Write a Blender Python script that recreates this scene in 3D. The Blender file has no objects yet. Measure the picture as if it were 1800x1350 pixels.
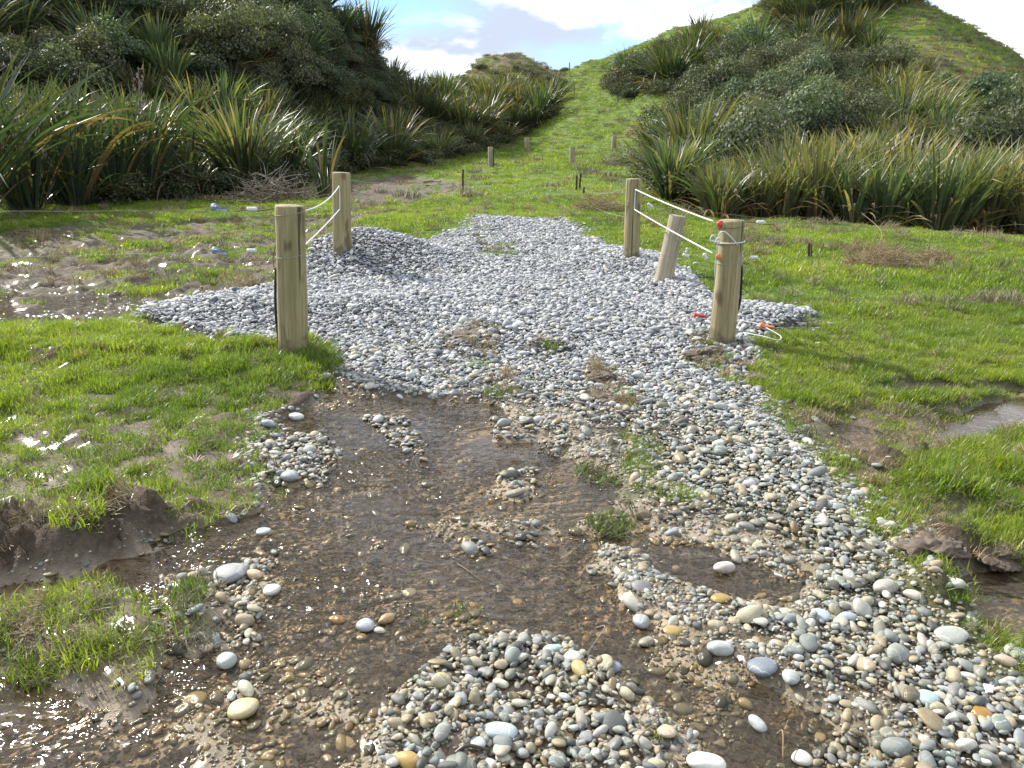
import bpy, math, random
import numpy as np
from mathutils import Vector, Matrix, Euler
R = math.radians
rng = np.random.default_rng(7)
random.seed(7)
scene = bpy.context.scene
COL = scene.collection

# ------------------------------------------------------------------ camera
F = 1330.0; PITCH = R(17.7); CAMH = 1.6
cam_data = bpy.data.cameras.new('camera')
cam = bpy.data.objects.new('camera', cam_data); COL.objects.link(cam)
cam.location = (0, 0, CAMH); cam.rotation_euler = (R(90) - PITCH, 0, 0)
cam_data.sensor_width = 36.0; cam_data.lens = 36.0 * F / 1800.0
cam_data.clip_start = 0.05; cam_data.clip_end = 2000
scene.camera = cam

# ------------------------------------------------------------------ light
SUN_EL, SUN_AZ = R(36), R(-50)            # azimuth from +Y towards +X
world = bpy.data.worlds.new('World'); scene.world = world; world.use_nodes = True
nt = world.node_tree; nt.nodes.clear()
def N(nt, t, **kw):
    n = nt.nodes.new(t)
    for k, v in kw.items(): setattr(n, k, v)
    return n
def build_world():
    L = nt.links.new
    out = N(nt, 'ShaderNodeOutputWorld'); bg = N(nt, 'ShaderNodeBackground')
    bg.inputs['Strength'].default_value = 0.115
    sky = N(nt, 'ShaderNodeTexSky', sky_type='NISHITA'); sky.sun_disc = False
    sky.sun_elevation = SUN_EL; sky.sun_rotation = SUN_AZ
    sky.air_density = 1.0; sky.dust_density = 0.0; sky.ozone_density = 3.0
    tc = N(nt, 'ShaderNodeTexCoord'); mp = N(nt, 'ShaderNodeMapping')
    mp.inputs['Scale'].default_value = (-1.0, 1.0, 2.6); mp.inputs['Location'].default_value = (0.35, 0.1, 0.12)
    L(tc.outputs['Generated'], mp.inputs['Vector'])
    n1 = N(nt, 'ShaderNodeTexNoise'); n1.inputs['Scale'].default_value = 2.3; n1.inputs['Detail'].default_value = 7; n1.inputs['Roughness'].default_value = 0.52
    n1.inputs['Distortion'].default_value = 0.25
    L(mp.outputs[0], n1.inputs['Vector'])
    r1 = N(nt, 'ShaderNodeValToRGB'); r1.color_ramp.elements[0].position = 0.36; r1.color_ramp.elements[1].position = 0.53
    L(n1.outputs['Fac'], r1.inputs[0])
    n2 = N(nt, 'ShaderNodeTexNoise'); n2.inputs['Scale'].default_value = 5.5; n2.inputs['Detail'].default_value = 5
    L(mp.outputs[0], n2.inputs['Vector'])
    r2 = N(nt, 'ShaderNodeValToRGB'); r2.color_ramp.elements[0].position = 0.42; r2.color_ramp.elements[1].position = 0.56
    r2.color_ramp.elements[0].color = (3.2, 3.6, 4.45, 1); r2.color_ramp.elements[1].color = (8.6, 8.8, 9.1, 1)
    L(n2.outputs['Fac'], r2.inputs[0])
    mx = N(nt, 'ShaderNodeMix', data_type='RGBA')
    tn = N(nt, 'ShaderNodeMix', data_type='RGBA', blend_type='MULTIPLY'); tn.inputs['Factor'].default_value = 1.0; tn.inputs['B'].default_value = (.72, .84, 1.0, 1)
    L(sky.outputs[0], tn.inputs['A']); L(r1.outputs[0], mx.inputs['Factor']); L(tn.outputs['Result'], mx.inputs['A']); L(r2.outputs[0], mx.inputs['B'])
    L(mx.outputs['Result'], bg.inputs['Color']); L(bg.outputs[0], out.inputs[0])
build_world()
sun_data = bpy.data.lights.new('sun', 'SUN'); sun_data.energy = 4.6; sun_data.angle = R(0.55); sun_data.color = (1.0, 0.955, 0.87)
sun = bpy.data.objects.new('sun', sun_data); COL.objects.link(sun)
sdir = Vector((math.sin(SUN_AZ) * math.cos(SUN_EL), math.cos(SUN_AZ) * math.cos(SUN_EL), math.sin(SUN_EL)))
sun.rotation_euler = sdir.to_track_quat('Z', 'Y').to_euler(); sun.location = (-20, 10, 30)
scene.view_settings.view_transform = 'Standard'; scene.view_settings.look = 'None'
scene.view_settings.exposure = 0.93; scene.view_settings.gamma = 1.0
scene.view_settings.use_curve_mapping = False
scene.render.engine = 'CYCLES'
scene.cycles.max_bounces = 7; scene.cycles.diffuse_bounces = 3; scene.cycles.glossy_bounces = 3
scene.cycles.transmission_bounces = 4; scene.cycles.transparent_max_bounces = 8
scene.cycles.sample_clamp_indirect = 4.0
scene.cycles.caustics_reflective = False; scene.cycles.caustics_refractive = False
scene.cycles.use_denoising = True

# ------------------------------------------------------------------ numeric helpers
CP, SP = math.cos(PITCH), math.sin(PITCH)
def ray(px, py):
    """direction of a photo pixel (1800x1350), per unit of forward distance"""
    u = np.asarray(px, float) - 900.0; v = 675.0 - np.asarray(py, float)
    yy = F * CP + v * SP; zz = -F * SP + v * CP
    return u / yy, zz / yy
def project(x, y, z):
    x, y, z = np.asarray(x, float), np.asarray(y, float), np.asarray(z, float) - CAMH
    f = y * CP - z * SP; v = y * SP + z * CP
    f = np.where(f > 0.05, f, 0.05)
    return 900 + F * x / f, 675 - F * v / f
def hash2(ix, iy, seed):
    h = (ix.astype(np.int64) * 374761393 + iy.astype(np.int64) * 668265263 + seed * 1442695041) & 0xFFFFFFFF
    h = ((h ^ (h >> 13)) * 1274126177) & 0xFFFFFFFF
    h = h ^ (h >> 16)
    return (h & 0xFFFFFF) / float(0xFFFFFF)
def vnoise(x, y, seed=0):
    x = np.asarray(x, float); y = np.asarray(y, float)
    ix = np.floor(x); iy = np.floor(y); fx = x - ix; fy = y - iy
    fx = fx * fx * fx * (fx * (fx * 6 - 15) + 10); fy = fy * fy * fy * (fy * (fy * 6 - 15) + 10)
    a = hash2(ix, iy, seed); b = hash2(ix + 1, iy, seed); c = hash2(ix, iy + 1, seed); d = hash2(ix + 1, iy + 1, seed)
    return (a * (1 - fx) + b * fx) * (1 - fy) + (c * (1 - fx) + d * fx) * fy
def fbm(x, y, freq=1.0, octv=4, seed=0, gain=0.5):
    s = 0; a = 1; t = 0
    ca, sa = math.cos(0.6), math.sin(0.6)
    x = np.asarray(x, float) * freq + seed * 7.13; y = np.asarray(y, float) * freq - seed * 3.77
    for o in range(octv):
        s = s + a * vnoise(x, y, seed + o * 17); t += a; a *= gain
        x, y = (ca * x - sa * y) * 2.03, (sa * x + ca * y) * 2.03
    return s / t - 0.5          # about -0.5..0.5
def sstep(a, b, x):
    t = np.clip((x - a) / (b - a), 0, 1); return t * t * (3 - 2 * t)
def sdist(poly, X, Y, big=1.0):
    """signed distance, positive inside"""
    shp = np.shape(X); X = np.ravel(np.asarray(X, float)); Y = np.ravel(np.asarray(Y, float))
    P = np.asarray(poly, float); Q = np.roll(P, -1, 0)
    lo = P.min(0) - big; hi = P.max(0) + big
    res = np.full(X.shape, -big)
    sel = np.where((X > lo[0]) & (X < hi[0]) & (Y > lo[1]) & (Y < hi[1]))[0]
    if len(sel):
        xs, ys = X[sel], Y[sel]; d2 = np.full(xs.shape, 1e18); ins = np.zeros(xs.shape, bool)
        for (x0, y0), (x1, y1) in zip(P, Q):
            ex, ey = x1 - x0, y1 - y0; L2 = ex * ex + ey * ey + 1e-12
            t = np.clip(((xs - x0) * ex + (ys - y0) * ey) / L2, 0, 1)
            d2 = np.minimum(d2, (xs - x0 - t * ex) ** 2 + (ys - y0 - t * ey) ** 2)
            if y0 != y1:
                c = ((y0 > ys) != (y1 > ys)) & (xs < (x1 - x0) * (ys - y0) / (y1 - y0) + x0)
                ins ^= c
        res[sel] = np.where(ins, 1, -1) * np.sqrt(d2)
    return res.reshape(shp)

def sdp(poly, X, Y): return sdist(poly, X, Y, 200.0)   # outlines given in photo pixels

# ------------------------------------------------------------------ terrain: large form
KY = np.arange(0, 140.01, 0.5)
def zpix(Y, py): return CAMH + Y * float(ray(900, py)[1])
def col(px, pts):
    ys = [0, 5.2, 7, 9, 12]; zs = [0, 0, .03, .07, .12]
    if px > 1900: zs = [0, 0, .0, .0, .02]
    for p in pts:
        ys.append(p[0]); zs.append(zpix(p[0], p[2]) if p[1] == 'p' else p[1])
    zs2 = np.interp(KY, ys, zs)
    return (px - 900) / 1396.0, zs2
LOW = lambda: [(14, .10), (17, .12)]
COLS = [
    col(-1600, [(14, .1), (17, .6), (24, 6), (40, 15), (70, 22), (140, 16)]),
    col(-600, [(14, .08), (18, .4), (24, 4), (35, 11), (55, 20), (80, 22), (140, 14)]),
    col(-100, [(14, .06), (18.5, .12), (22, 1.6), (29, 6), (40, 12.5), (60, 20), (90, 20), (140, 14)]),
    col(100, [(14, .05), (20, .10), (24, 1.2), (31, 5.6), (42, 12), (60, 18), (90, 18), (140, 12)]),
    col(250, [(14, .06), (23, .12), (27, 1.4), (34, 5.2), (46, 12), (62, 17), (90, 16), (140, 10)]),
    col(420, [(14, .08), (25, .15), (29, 1.2), (37, 5.2), (48, 11), (60, 14.5), (80, 12), (140, 8)]),
    col(600, [(14, .10), (30, .28), (36, .8), (43, 4.0), (52, 8.6), (60, 9.2), (75, 6), (140, 4)]),
    col(655, [(14, .12), (32, .3), (38, .8), (44, 3.4), (52, 7.4), (58, 7.2), (75, 4), (140, 3)]),
    col(700, [(14, .14), (34, .4), (41, 1.0), (47, 2.6), (54, 4.1), (60, 3.8), (80, 3), (140, 2)]),
    col(755, [(14, .17), (36, .45), (43, 1.0), (49, 2.0), (56, 'p', 192), (62, 3.4), (80, 3), (140, 2)]),
    col(800, [(14, .2), (38, .5), (45, 1.1), (54, 'p', 215), (62, 'p', 196), (72, 'p', 165), (80, 'p', 150), (86, 6), (140, 2)]),
    col(850, [(14, .2), (30, .35), (47, 1.0), (56, 'p', 228), (66, 'p', 180), (76, 'p', 112), (79, 'p', 92), (88, 6.5), (140, 2)]),
    col(915, [(14, .2), (30, .38), (48, .8), (56, 'p', 245), (62, 'p', 215), (70, 'p', 150), (78, 'p', 90), (88, 6.5), (140, 2)]),
    col(965, [(14, .2), (30, .4), (46, .75), (55, 'p', 240), (66, 'p', 185), (77, 'p', 125), (84, 7), (140, 2)]),
    col(1000, [(14, .2), (30, .4), (44, .7), (55, 'p', 226), (66, 'p', 176), (77, 'p', 130), (84, 7), (140, 3)]),
    col(1045, [(14, .2), (28, .4), (42, .7), (53, 'p', 232), (65, 'p', 165), (78, 'p', 110), (88, 8), (140, 4)]),
    col(1110, [(14, .18), (26, .32), (38, .9), (50, 'p', 232), (62, 'p', 158), (78, 'p', 83), (90, 9.5), (140, 5)]),
    col(1165, [(14, .14), (19, .10), (25, .2), (32, 'p', 300), (44, 'p', 225), (58, 'p', 140), (78, 'p', 60), (92, 10), (140, 6)]),
    col(1235, [(13.5, .12), (16.5, .02), (19, -.25), (23, .0), (29, 'p', 300), (40, 'p', 215), (54, 'p', 125), (76, 'p', 32), (92, 11.5), (140, 6)]),
    col(1400, [(13, .11), (15.5, .08), (18, -.55), (22, -.3), (27, 'p', 300), (36, 'p', 205), (47, 'p', 120), (60, 'p', 20), (72, 'p', -40), (90, 13), (140, 6)]),
    col(1600, [(12.3, .09), (14.6, .04), (17.2, -.6), (21.5, -.4), (27, 'p', 285), (36, 'p', 195), (47, 'p', 100), (58, 'p', 32), (66, 'p', 12), (80, 8), (140, 5)]),
    col(1715, [(11.8, .08), (13.8, .02), (16.6, -.65), (21.5, -.4), (28, 'p', 278), (37, 'p', 205), (48, 'p', 140), (60, 'p', 78), (68, 6), (80, 6), (140, 4)]),
    col(1820, [(11.4, .07), (13.2, .0), (16.2, -.65), (21.5, -.4), (28, 'p', 270), (38, 'p', 225), (50, 'p', 195), (59, 'p', 160), (68, 3.6), (80, 4), (140, 3)]),
    col(2200, [(11, .05), (13, .0), (16, -.6), (21.5, -.3), (29, .8), (45, 3.5), (60, 4), (80, 3), (140, 2)]),
    col(3200, [(14, .0), (30, .8), (60, 3), (140, 1)]),
]
CS = np.array([c[0] for c in COLS]); CZ = np.array([c[1] for c in COLS])
SG = np.linspace(CS[0], CS[-1], 500)
TAB = np.array([np.interp(SG, CS, CZ[:, j]) for j in range(CZ.shape[1])]).T     # (s, y)
def blur(T, ax, k):
    ker = np.hanning(k + 2)[1:-1]; ker /= ker.sum()
    pad = [(0, 0), (0, 0)]; pad[ax] = (k // 2, k // 2)
    P = np.pad(T, pad, mode='edge')
    return np.apply_along_axis(lambda m: np.convolve(m, ker, 'valid'), ax, P)
TAB = blur(blur(TAB, 0, 5), 1, 5)
def H0(X, Y):
    X = np.asarray(X, float); Y = np.asarray(Y, float)
    Yc = np.clip(Y, 0.0, 139.9); s = np.clip(X / np.maximum(Y, 3.0), SG[0], SG[-1])
    a = (s - SG[0]) / (SG[1] - SG[0]); i = np.clip(a.astype(int), 0, len(SG) - 2); fa = a - i
    b = Yc / 0.5; j = np.clip(b.astype(int), 0, len(KY) - 2); fb = b - j
    z = (TAB[i, j] * (1 - fb) + TAB[i, j + 1] * fb) * (1 - fa) + (TAB[i + 1, j] * (1 - fb) + TAB[i + 1, j + 1] * fb) * fa
    far = sstep(16, 40, Y)
    z = z + far * (1.9 * fbm(X, Y, 0.09, 4, 3) + 0.7 * fbm(X, Y, 0.5, 3, 5)) * sstep(0.4, 4.0, z)
    return z * (1 - sstep(140, 400, np.abs(Y)) * 0.9)
def hit(px, py, h=H0, y0=1.0, y1=110.0):
    """first point where the ray of a photo pixel meets the surface h"""
    sx, sz = ray(px, py); sx, sz = float(sx), float(sz)
    ys = np.exp(np.linspace(math.log(y0), math.log(y1), 2600)); d = (CAMH + sz * ys) - h(sx * ys, ys)
    k = np.where(d <= 0)[0]
    y = ys[k[0]] if len(k) else y1
    if len(k) and k[0] > 0:
        i = k[0]; t = d[i - 1] / (d[i - 1] - d[i]); y = ys[i - 1] + t * (ys[i] - ys[i - 1])
    return np.array([sx * y, y])
def zone(*pts): return np.array([hit(a, b) for a, b in pts])

# ------------------------------------------------------------------ zones (outlines on the ground)
Z_GRAVEL = zone((822,385),(1005,391),(1035,425),(1092,445),(1150,455),(1205,492),(1250,540),(1300,545),(1390,552),(1432,570),(1350,606),(1290,612),(1330,650),
                (1300,680),(1345,705),(1375,760),(1430,810),(1505,870),(1565,935),(1590,1020),(1655,1085),(1735,1140),(1900,1250),(2000,1420),
                (1560,1400),(1520,1330),(1420,1250),(1310,1190),(1200,1150),(1110,1080),(1040,985),(1060,955),(1160,985),(1240,960),(1210,900),(1110,870),(1100,800),
                (1010,760),(900,725),(830,700),(795,706),(700,700),(630,690),(580,662),(575,622),(545,614),(470,622),(380,612),(290,590),(225,572),(300,540),(360,520),(470,512),(530,490),(560,450),
                (640,440),(715,455),(760,425),(815,405))
Z_STREAKS = [zone((455,745),(530,738),(580,765),(612,805),(560,855),(490,850),(452,800)),
             zone((640,735),(700,738),(770,790),(760,820),(690,800),(630,760)),
             zone((870,735),(960,745),(1080,765),(1130,800),(1060,815),(960,800),(880,775)),
             zone((875,835),(930,828),(955,880),(900,890),(868,862)),
             zone((440,945),(475,940),(485,985),(455,1035),(400,1045),(360,1010),(375,985)),
             zone((385,1060),(470,1060),(480,1100),(450,1140),(400,1130)),
             zone((700,1200),(790,1160),(900,1120),(990,1118),(1080,1160),(1120,1215),(1190,1290),(1230,1400),(1000,1440),(690,1440),(670,1280)),
             zone((1110,870),(1230,880),(1330,920),(1430,990),(1390,1010),(1260,960),(1130,930)),
             zone((880,930),(940,925),(930,960),(890,955)), zone((820,925),(870,930),(850,965),(815,955)),
             zone((400,1200),(440,1190),(450,1265),(400,1260)),
             zone((1380,1230),(1520,1290),(1800,1290),(1900,1400),(1400,1420))]
Z_WATER_HOLES = [zone((1125,965),(1225,935),(1330,950),(1410,1010),(1400,1060),(1300,1080),(1200,1055)), zone((1040,770),(1110,760),(1150,800),(1120,830),(1050,820)), zone((1110,1090),(1200,1105),(1330,1140),(1260,1165),(1160,1150)), zone((1230,940),(1330,960),(1400,1010),(1300,1040),(1180,1000)),
                 zone((1150,1260),(1290,1230),(1400,1270),(1400,1330),(1240,1350)), zone((1060,820),(1100,800),(1180,830),(1150,860))]
Z_WET = zone((565,675),(640,690),(780,705),(900,700),(1010,690),(1090,700),(1110,770),(1110,860),(1260,900),(1420,980),(1500,1090),(1640,1170),(1990,1260),(2200,1500),(-400,1500),(-400,1200),
             (-200,1010),(0,1020),(180,1000),(290,950),(470,905),(478,870),(455,800),(470,750),(530,715))
Z_CHANNEL = zone((-400,1050),(-200,1005),(0,1018),(150,1005),(260,975),(330,935),(470,905),(480,960),(350,1010),(200,1035),(60,1055),(-200,1120))
Z_BANK = zone((-300,930),(0,915),(130,905),(270,905),(300,918),(255,955),(150,985),(0,1005),(-250,1010))
Z_BANKPOOL = zone((-200,925),(0,918),(110,908),(170,915),(100,935),(0,952),(-200,960))
Z_ISLAND = zone((60,1060),(160,1030),(240,1040),(290,1080),(290,1160),(285,1230),(200,1262),(130,1240),(70,1180),(-40,1170),(-60,1090))
Z_ISLAND2 = zone((290,1010),(345,1030),(390,1080),(395,1140),(345,1160),(310,1120),(300,1060))
Z_LGRASS = zone((-500,560),(-100,570),(170,578),(330,592),(480,622),(585,632),(590,668),(520,712),(470,745),(455,790),(485,865),(470,900),(330,930),(280,915),(100,910),(-500,930))
Z_LMUD = zone((-500,420),(0,405),(160,396),(400,385),(560,372),(640,345),(700,330),(830,322),(760,352),(640,392),(560,445),(530,490),(470,512),(300,540),(225,572),(150,585),(-500,572))
Z_LMUD2 = zone((600,318),(700,305),(810,318),(800,338),(720,360),(640,360),(600,345))
Z_RMUD = zone((1350,700),(1420,730),(1480,720),(1640,712),(1800,700),(2100,690),(2100,760),(1800,765),(1700,790),(1600,830),(1590,880),(1620,960),(1800,990),(2100,1010),(2100,1180),(1800,1150),(1690,1080),(1600,1000),(1560,900),(1430,800),(1370,750))
Z_RPOOLS = [zone((1680,722),(1760,705),(1850,700),(2100,698),(2100,750),(1800,752),(1760,770),(1700,782),(1640,806),(1622,800),(1650,755)),
            zone((1612,905),(1690,905),(1700,930),(1640,942),(1612,930)),
            zone((1650,1040),(1720,1010),(1800,1000),(2100,1010),(2100,1160),(1860,1170),(1790,1120),(1740,1098),(1705,1060)),
            zone((1460,745),(1540,752),(1580,775),(1530,792),(1480,775)), zone((1500,690),(1640,682),(1800,688),(1700,702),(1560,705))]
Z_RCLODS = [zone((1590,945),(1660,938),(1720,955),(1700,1000),(1630,1002),(1590,980)), zone((1740,980),(1800,960),(1900,980),(1880,1000),(1760,1003)),
            zone((1620,1020),(1690,1050),(1700,1080),(1640,1075),(1600,1040)), zone((1520,800),(1640,800),(1600,830),(1530,835))]
Z_RGRASSMOUND = zone((1690,838),(1760,822),(1850,812),(2100,815),(2100,930),(1800,935),(1700,920),(1640,890),(1600,865),(1640,830))
Z_SILT = zone((-400,1190),(60,1190),(140,1250),(280,1270),(360,1330),(380,1500),(-400,1500))
Z_FILMS = [zone((690,995),(760,985),(860,1000),(875,1030),(840,1060),(760,1075),(700,1050)), zone((560,880),(700,862),(860,868),(1080,872),(1100,895),(1000,925),(820,915),(640,915),(540,905)), zone((770,735),(850,735),(880,800),(860,840),(790,800)),
           zone((600,690),(760,712),(720,735),(600,735)), zone((980,800),(1060,812),(1040,870),(960,860)), zone((880,1080),(960,1070),(950,1110),(880,1105))]
Z_CENTREMUD = [zone((765,602),(830,585),(890,592),(900,612),(870,640),(820,640),(775,628)), zone((930,602),(1000,606),(1000,628),(935,626)), zone((845,670),(920,672),(925,700),(860,705)),
               zone((1020,660),(1110,660),(1120,720),(1050,715)), zone((1000,800),(1100,800),(1110,845),(1020,850)), zone((1030,905),(1110,900),(1115,935),(1040,935)),
               zone((1200,600),(1262,598),(1290,640),(1345,680),(1300,690),(1230,650)), zone((840,438),(910,438),(915,458),(850,458)), zone((830,405),(870,405),(872,425),(835,425))]
P_LP = hit(516, 620); P_RP = hit(1268, 600); P_LF = hit(602, 436); P_RF = hit(1109, 452); P_LEAN = hit(1166, 492)
def gauss(X, Y, c, sx, sy, rot=0.0):
    dx = X - c[0]; dy = Y - c[1]; ca, sa = math.cos(rot), math.sin(rot)
    u = dx * ca + dy * sa; v = -dx * sa + dy * ca
    return np.exp(-(u / sx) ** 2 - (v / sy) ** 2)
M1 = hit(640, 470); M2 = hit(400, 565); M3 = hit(1190, 520); M4 = hit(1370, 580); M5 = hit(640, 560); M6 = hit(1110, 470); M7 = hit(860, 520)
def union(zs, X, Y):
    d = np.full(np.shape(X), -1.0)
    for z in zs: d = np.maximum(d, sdist(z, X, Y))
    return d
def fields(X, Y):
    """zone weights, 0..1"""
    X = np.asarray(X, float); Y = np.asarray(Y, float)
    j = 0.22 * fbm(X, Y, 1.7, 4, 11) + 0.06 * fbm(X, Y, 9, 2, 12)
    js = 0.26 * fbm(X, Y, 3.4, 5, 13)
    g = {}
    dgr = sdist(Z_GRAVEL, X, Y)
    holes = union(Z_WATER_HOLES, X, Y)
    cm = union(Z_CENTREMUD, X, Y)
    g['cmud'] = sstep(-.03, .05, cm + js)
    g['gravel'] = sstep(-.05, .07, dgr + js) * (1 - sstep(-.03, .05, holes + js)) * (1 - 0.8 * g['cmud'])
    g['streak'] = sstep(-.05, .06, union(Z_STREAKS, X, Y) + js)
    g['soft'] = np.maximum(sstep(-.16, .26, dgr + 1.5 * js), sstep(-.22, .12, union(Z_STREAKS, X, Y) + 1.2 * js)) * (1 - sstep(-.10, .10, holes + 1.3 * js)) * (1 - .8 * g['cmud'])
    g['film'] = sstep(-.06, .08, union(Z_FILMS, X, Y) + .6 * js)
    g['wet'] = sstep(-.06, .08, sdist(Z_WET, X, Y) + js)
    g['channel'] = sstep(-.05, .06, sdist(Z_CHANNEL, X, Y) + .5 * js)
    g['bank'] = sstep(-.02, .05, sdist(Z_BANK, X, Y) + .5 * js)
    g['bpool'] = sstep(-.05, .05, sdist(Z_BANKPOOL, X, Y) + .4 * js)
    isl = np.maximum(sdist(Z_ISLAND, X, Y), sdist(Z_ISLAND2, X, Y))
    g['island'] = sstep(-.05, .10, isl + js)
    g['lgrass'] = sstep(-.05, .08, sdist(Z_LGRASS, X, Y) + j * .6)
    g['lmud'] = sstep(-.1, .25, np.maximum(sdist(Z_LMUD, X, Y), sdist(Z_LMUD2, X, Y)) + 1.6 * j)
    g['rmud'] = sstep(-.1, .15, sdist(Z_RMUD, X, Y) + j)
    g['rpool'] = sstep(-.05, .06, union(Z_RPOOLS, X, Y) + js)
    g['rclod'] = sstep(-.03, .06, union(Z_RCLODS, X, Y) + js)
    g['rmound'] = sstep(-.05, .15, sdist(Z_RGRASSMOUND, X, Y) + j)
    return g
def ground(X, Y, g=None):
    X = np.asarray(X, float); Y = np.asarray(Y, float)
    if g is None: g = fields(X, Y)
    near = 1 - sstep(14, 22, Y)
    z = H0(X, Y)
    n1 = fbm(X, Y, 1.1, 4, 21); n2 = fbm(X, Y, 5.0, 4, 22); n3 = fbm(X, Y, 16, 3, 23)
    # paddock: gentle humps everywhere
    grassy = (1 - g['gravel']) * (1 - g['wet'])
    z = z + near * grassy * (0.055 + 0.09 * n1 + 0.035 * n2)
    z = z + sstep(14, 22, Y) * (0.12 * fbm(X, Y, .8, 4, 24) + 0.10 * fbm(X, Y, 2.2, 3, 26))
    z = z * (1 - g['lgrass']) + g['lgrass'] * (.012 + .11 * n1 + .09 * n2 + .05 * sstep(4.6, 5.6, Y) + .02 * sstep(-2.2, -1.6, X) + .035 * (Y > 5.55))
    # left poached mud
    rid = 1 - np.abs(2 * fbm(X, Y, 2.6, 4, 31)) * 2
    z = z + g['lmud'] * (-0.098 + 0.17 * fbm(X, Y, 2.4, 4, 32) + 0.11 * n2 + 0.035 * n3)
    # gravel
    z = z + g['gravel'] * (0.035 + 0.05 * fbm(X, Y, .9, 3, 41) + .02 * n2 + .02 * sstep(5.2, 7, Y))
    m = 0.42 * gauss(X, Y, M1, .95, .75, .1) + 0.15 * gauss(X, Y, M2, .9, .42, .1) + 0.10 * gauss(X, Y, M3, .35, 1.3, .25) + 0.10 * gauss(X, Y, M4, .6, .4) \
        + .09 * gauss(X, Y, M5, .8, .5, .3) + .10 * gauss(X, Y, M6, .6, 1.2, .2) + .05 * gauss(X, Y, M7, 1.4, 1.5)
    z = z + np.maximum(g['gravel'], .25) * m
    # wet bed
    z = z * (1 - 0.85 * g['wet'] * (1 - g['gravel']))
    z = z + g['wet'] * (1 - g['gravel']) * (-0.011 + 0.060 * fbm(X, Y, 2.0, 4, 51) + .050 * n2 + .024 * n3)
    z = z * (1 - g['film']) + g['film'] * (-.012 + .012 * n2)
    z = z + g['streak'] * (0.016 + .02 * n2) * (1 - g['gravel'])
    z = z * (1 - g['channel']) + g['channel'] * (-.045 + .03 * n2)
    z = z * (1 - g['bank']) + g['bank'] * (.165 + .12 * n2 + .05 * n1 + .05 * n3); z = z * (1 - g['bpool']) + g['bpool'] * (-.02 + .03 * n2)
    sl = sstep(-.1, .25, sdist(Z_SILT, X, Y) + .3 * n1); z = z * (1 - sl) + sl * (-.022 + .04 * n2 + .03 * n1)
    bs = sstep(-.20, -.02, sdist(Z_BANK, X, Y)) * (1 - g['bank']); z = z + bs * np.maximum(0, .03 + .26 * n2 + .30 * n3) + g['bank'] * .10 * n3
    z = z + g['island'] * (0.07 + .05 * n2 + .03 * n3)
    # right: clods and pools
    z = z * (1 - g['rmud']) + g['rmud'] * (.018 + .07 * n2 + .06 * n1 + .03 * n3)
    z = np.where(g['rpool'] > 0, z * (1 - g['rpool']) + g['rpool'] * (-0.035 + .02 * n2), z)
    z = z + g['rclod'] * (.06 + .12 * n2 + .06 * n3)
    z = z + g['rmound'] * (.03 + .05 * n2)
    z = z + g['cmud'] * (1 - sstep(6.5, 8, Y)) * (.012 + .05 * n2 + .03 * n3)
    return z
POOL_B = 0.035   # level of the water in the poached mud on the left

# ------------------------------------------------------------------ object helpers
def meta(o, label=None, cat=None, group=None, kind=None):
    if label: o['label'] = label
    if cat: o['category'] = cat
    if group: o['group'] = group
    if kind: o['kind'] = kind
    return o
def link(o, parent=None, loc=None):
    COL.objects.link(o)
    if parent is not None: o.parent = parent
    if loc is not None: o.location = loc
    return o
def npmesh(name, V, Fq, mats=(), smooth=True, midx=None, attrs=None):
    """V (n,3), Fq (m,k) faces of one size, or a list of such arrays"""
    if not isinstance(Fq, list): Fq = [Fq]
    Fq = [np.asarray(f, np.int32) for f in Fq if len(f)]
    me = bpy.data.meshes.new(name); V = np.asarray(V, np.float32)
    me.vertices.add(len(V)); me.vertices.foreach_set('co', V.ravel())
    loops = np.concatenate([f.ravel() for f in Fq]); tot = np.concatenate([np.full(len(f), f.shape[1], np.int32) for f in Fq])
    st = np.concatenate([[0], np.cumsum(tot)[:-1]]).astype(np.int32)
    me.loops.add(len(loops)); me.loops.foreach_set('vertex_index', loops)
    me.polygons.add(len(tot)); me.polygons.foreach_set('loop_start', st); me.polygons.foreach_set('loop_total', tot)
    me.polygons.foreach_set('use_smooth', np.full(len(tot), smooth))
    for m in mats: me.materials.append(m)
    if midx is not None: me.polygons.foreach_set('material_index', np.asarray(midx, np.int32))
    if attrs:
        for k, a in attrs.items():
            a = np.asarray(a, np.float32)
            if a.ndim == 2:
                at = me.attributes.new(k, 'FLOAT_COLOR', 'POINT'); b = np.ones((len(a), 4), np.float32); b[:, :a.shape[1]] = a; at.data.foreach_set('color', b.ravel())
            else:
                at = me.attributes.new(k, 'FLOAT', 'POINT'); at.data.foreach_set('value', a)
    me.update(calc_edges=True); me.validate()
    return me
def merge(parts):
    """[(V, F)] -> one (V, F) of quads/tris kept apart"""
    Vs = []; Q = []; T = []; n = 0
    for V, Fs in parts:
        for f in (Fs if isinstance(Fs, list) else [Fs]):
            f = np.asarray(f)
            if len(f): (Q if f.shape[1] == 4 else T).append(f + n)
        Vs.append(V); n += len(V)
    out = []
    if Q: out.append(np.concatenate(Q))
    if T: out.append(np.concatenate(T))
    return np.concatenate(Vs), out
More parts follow.
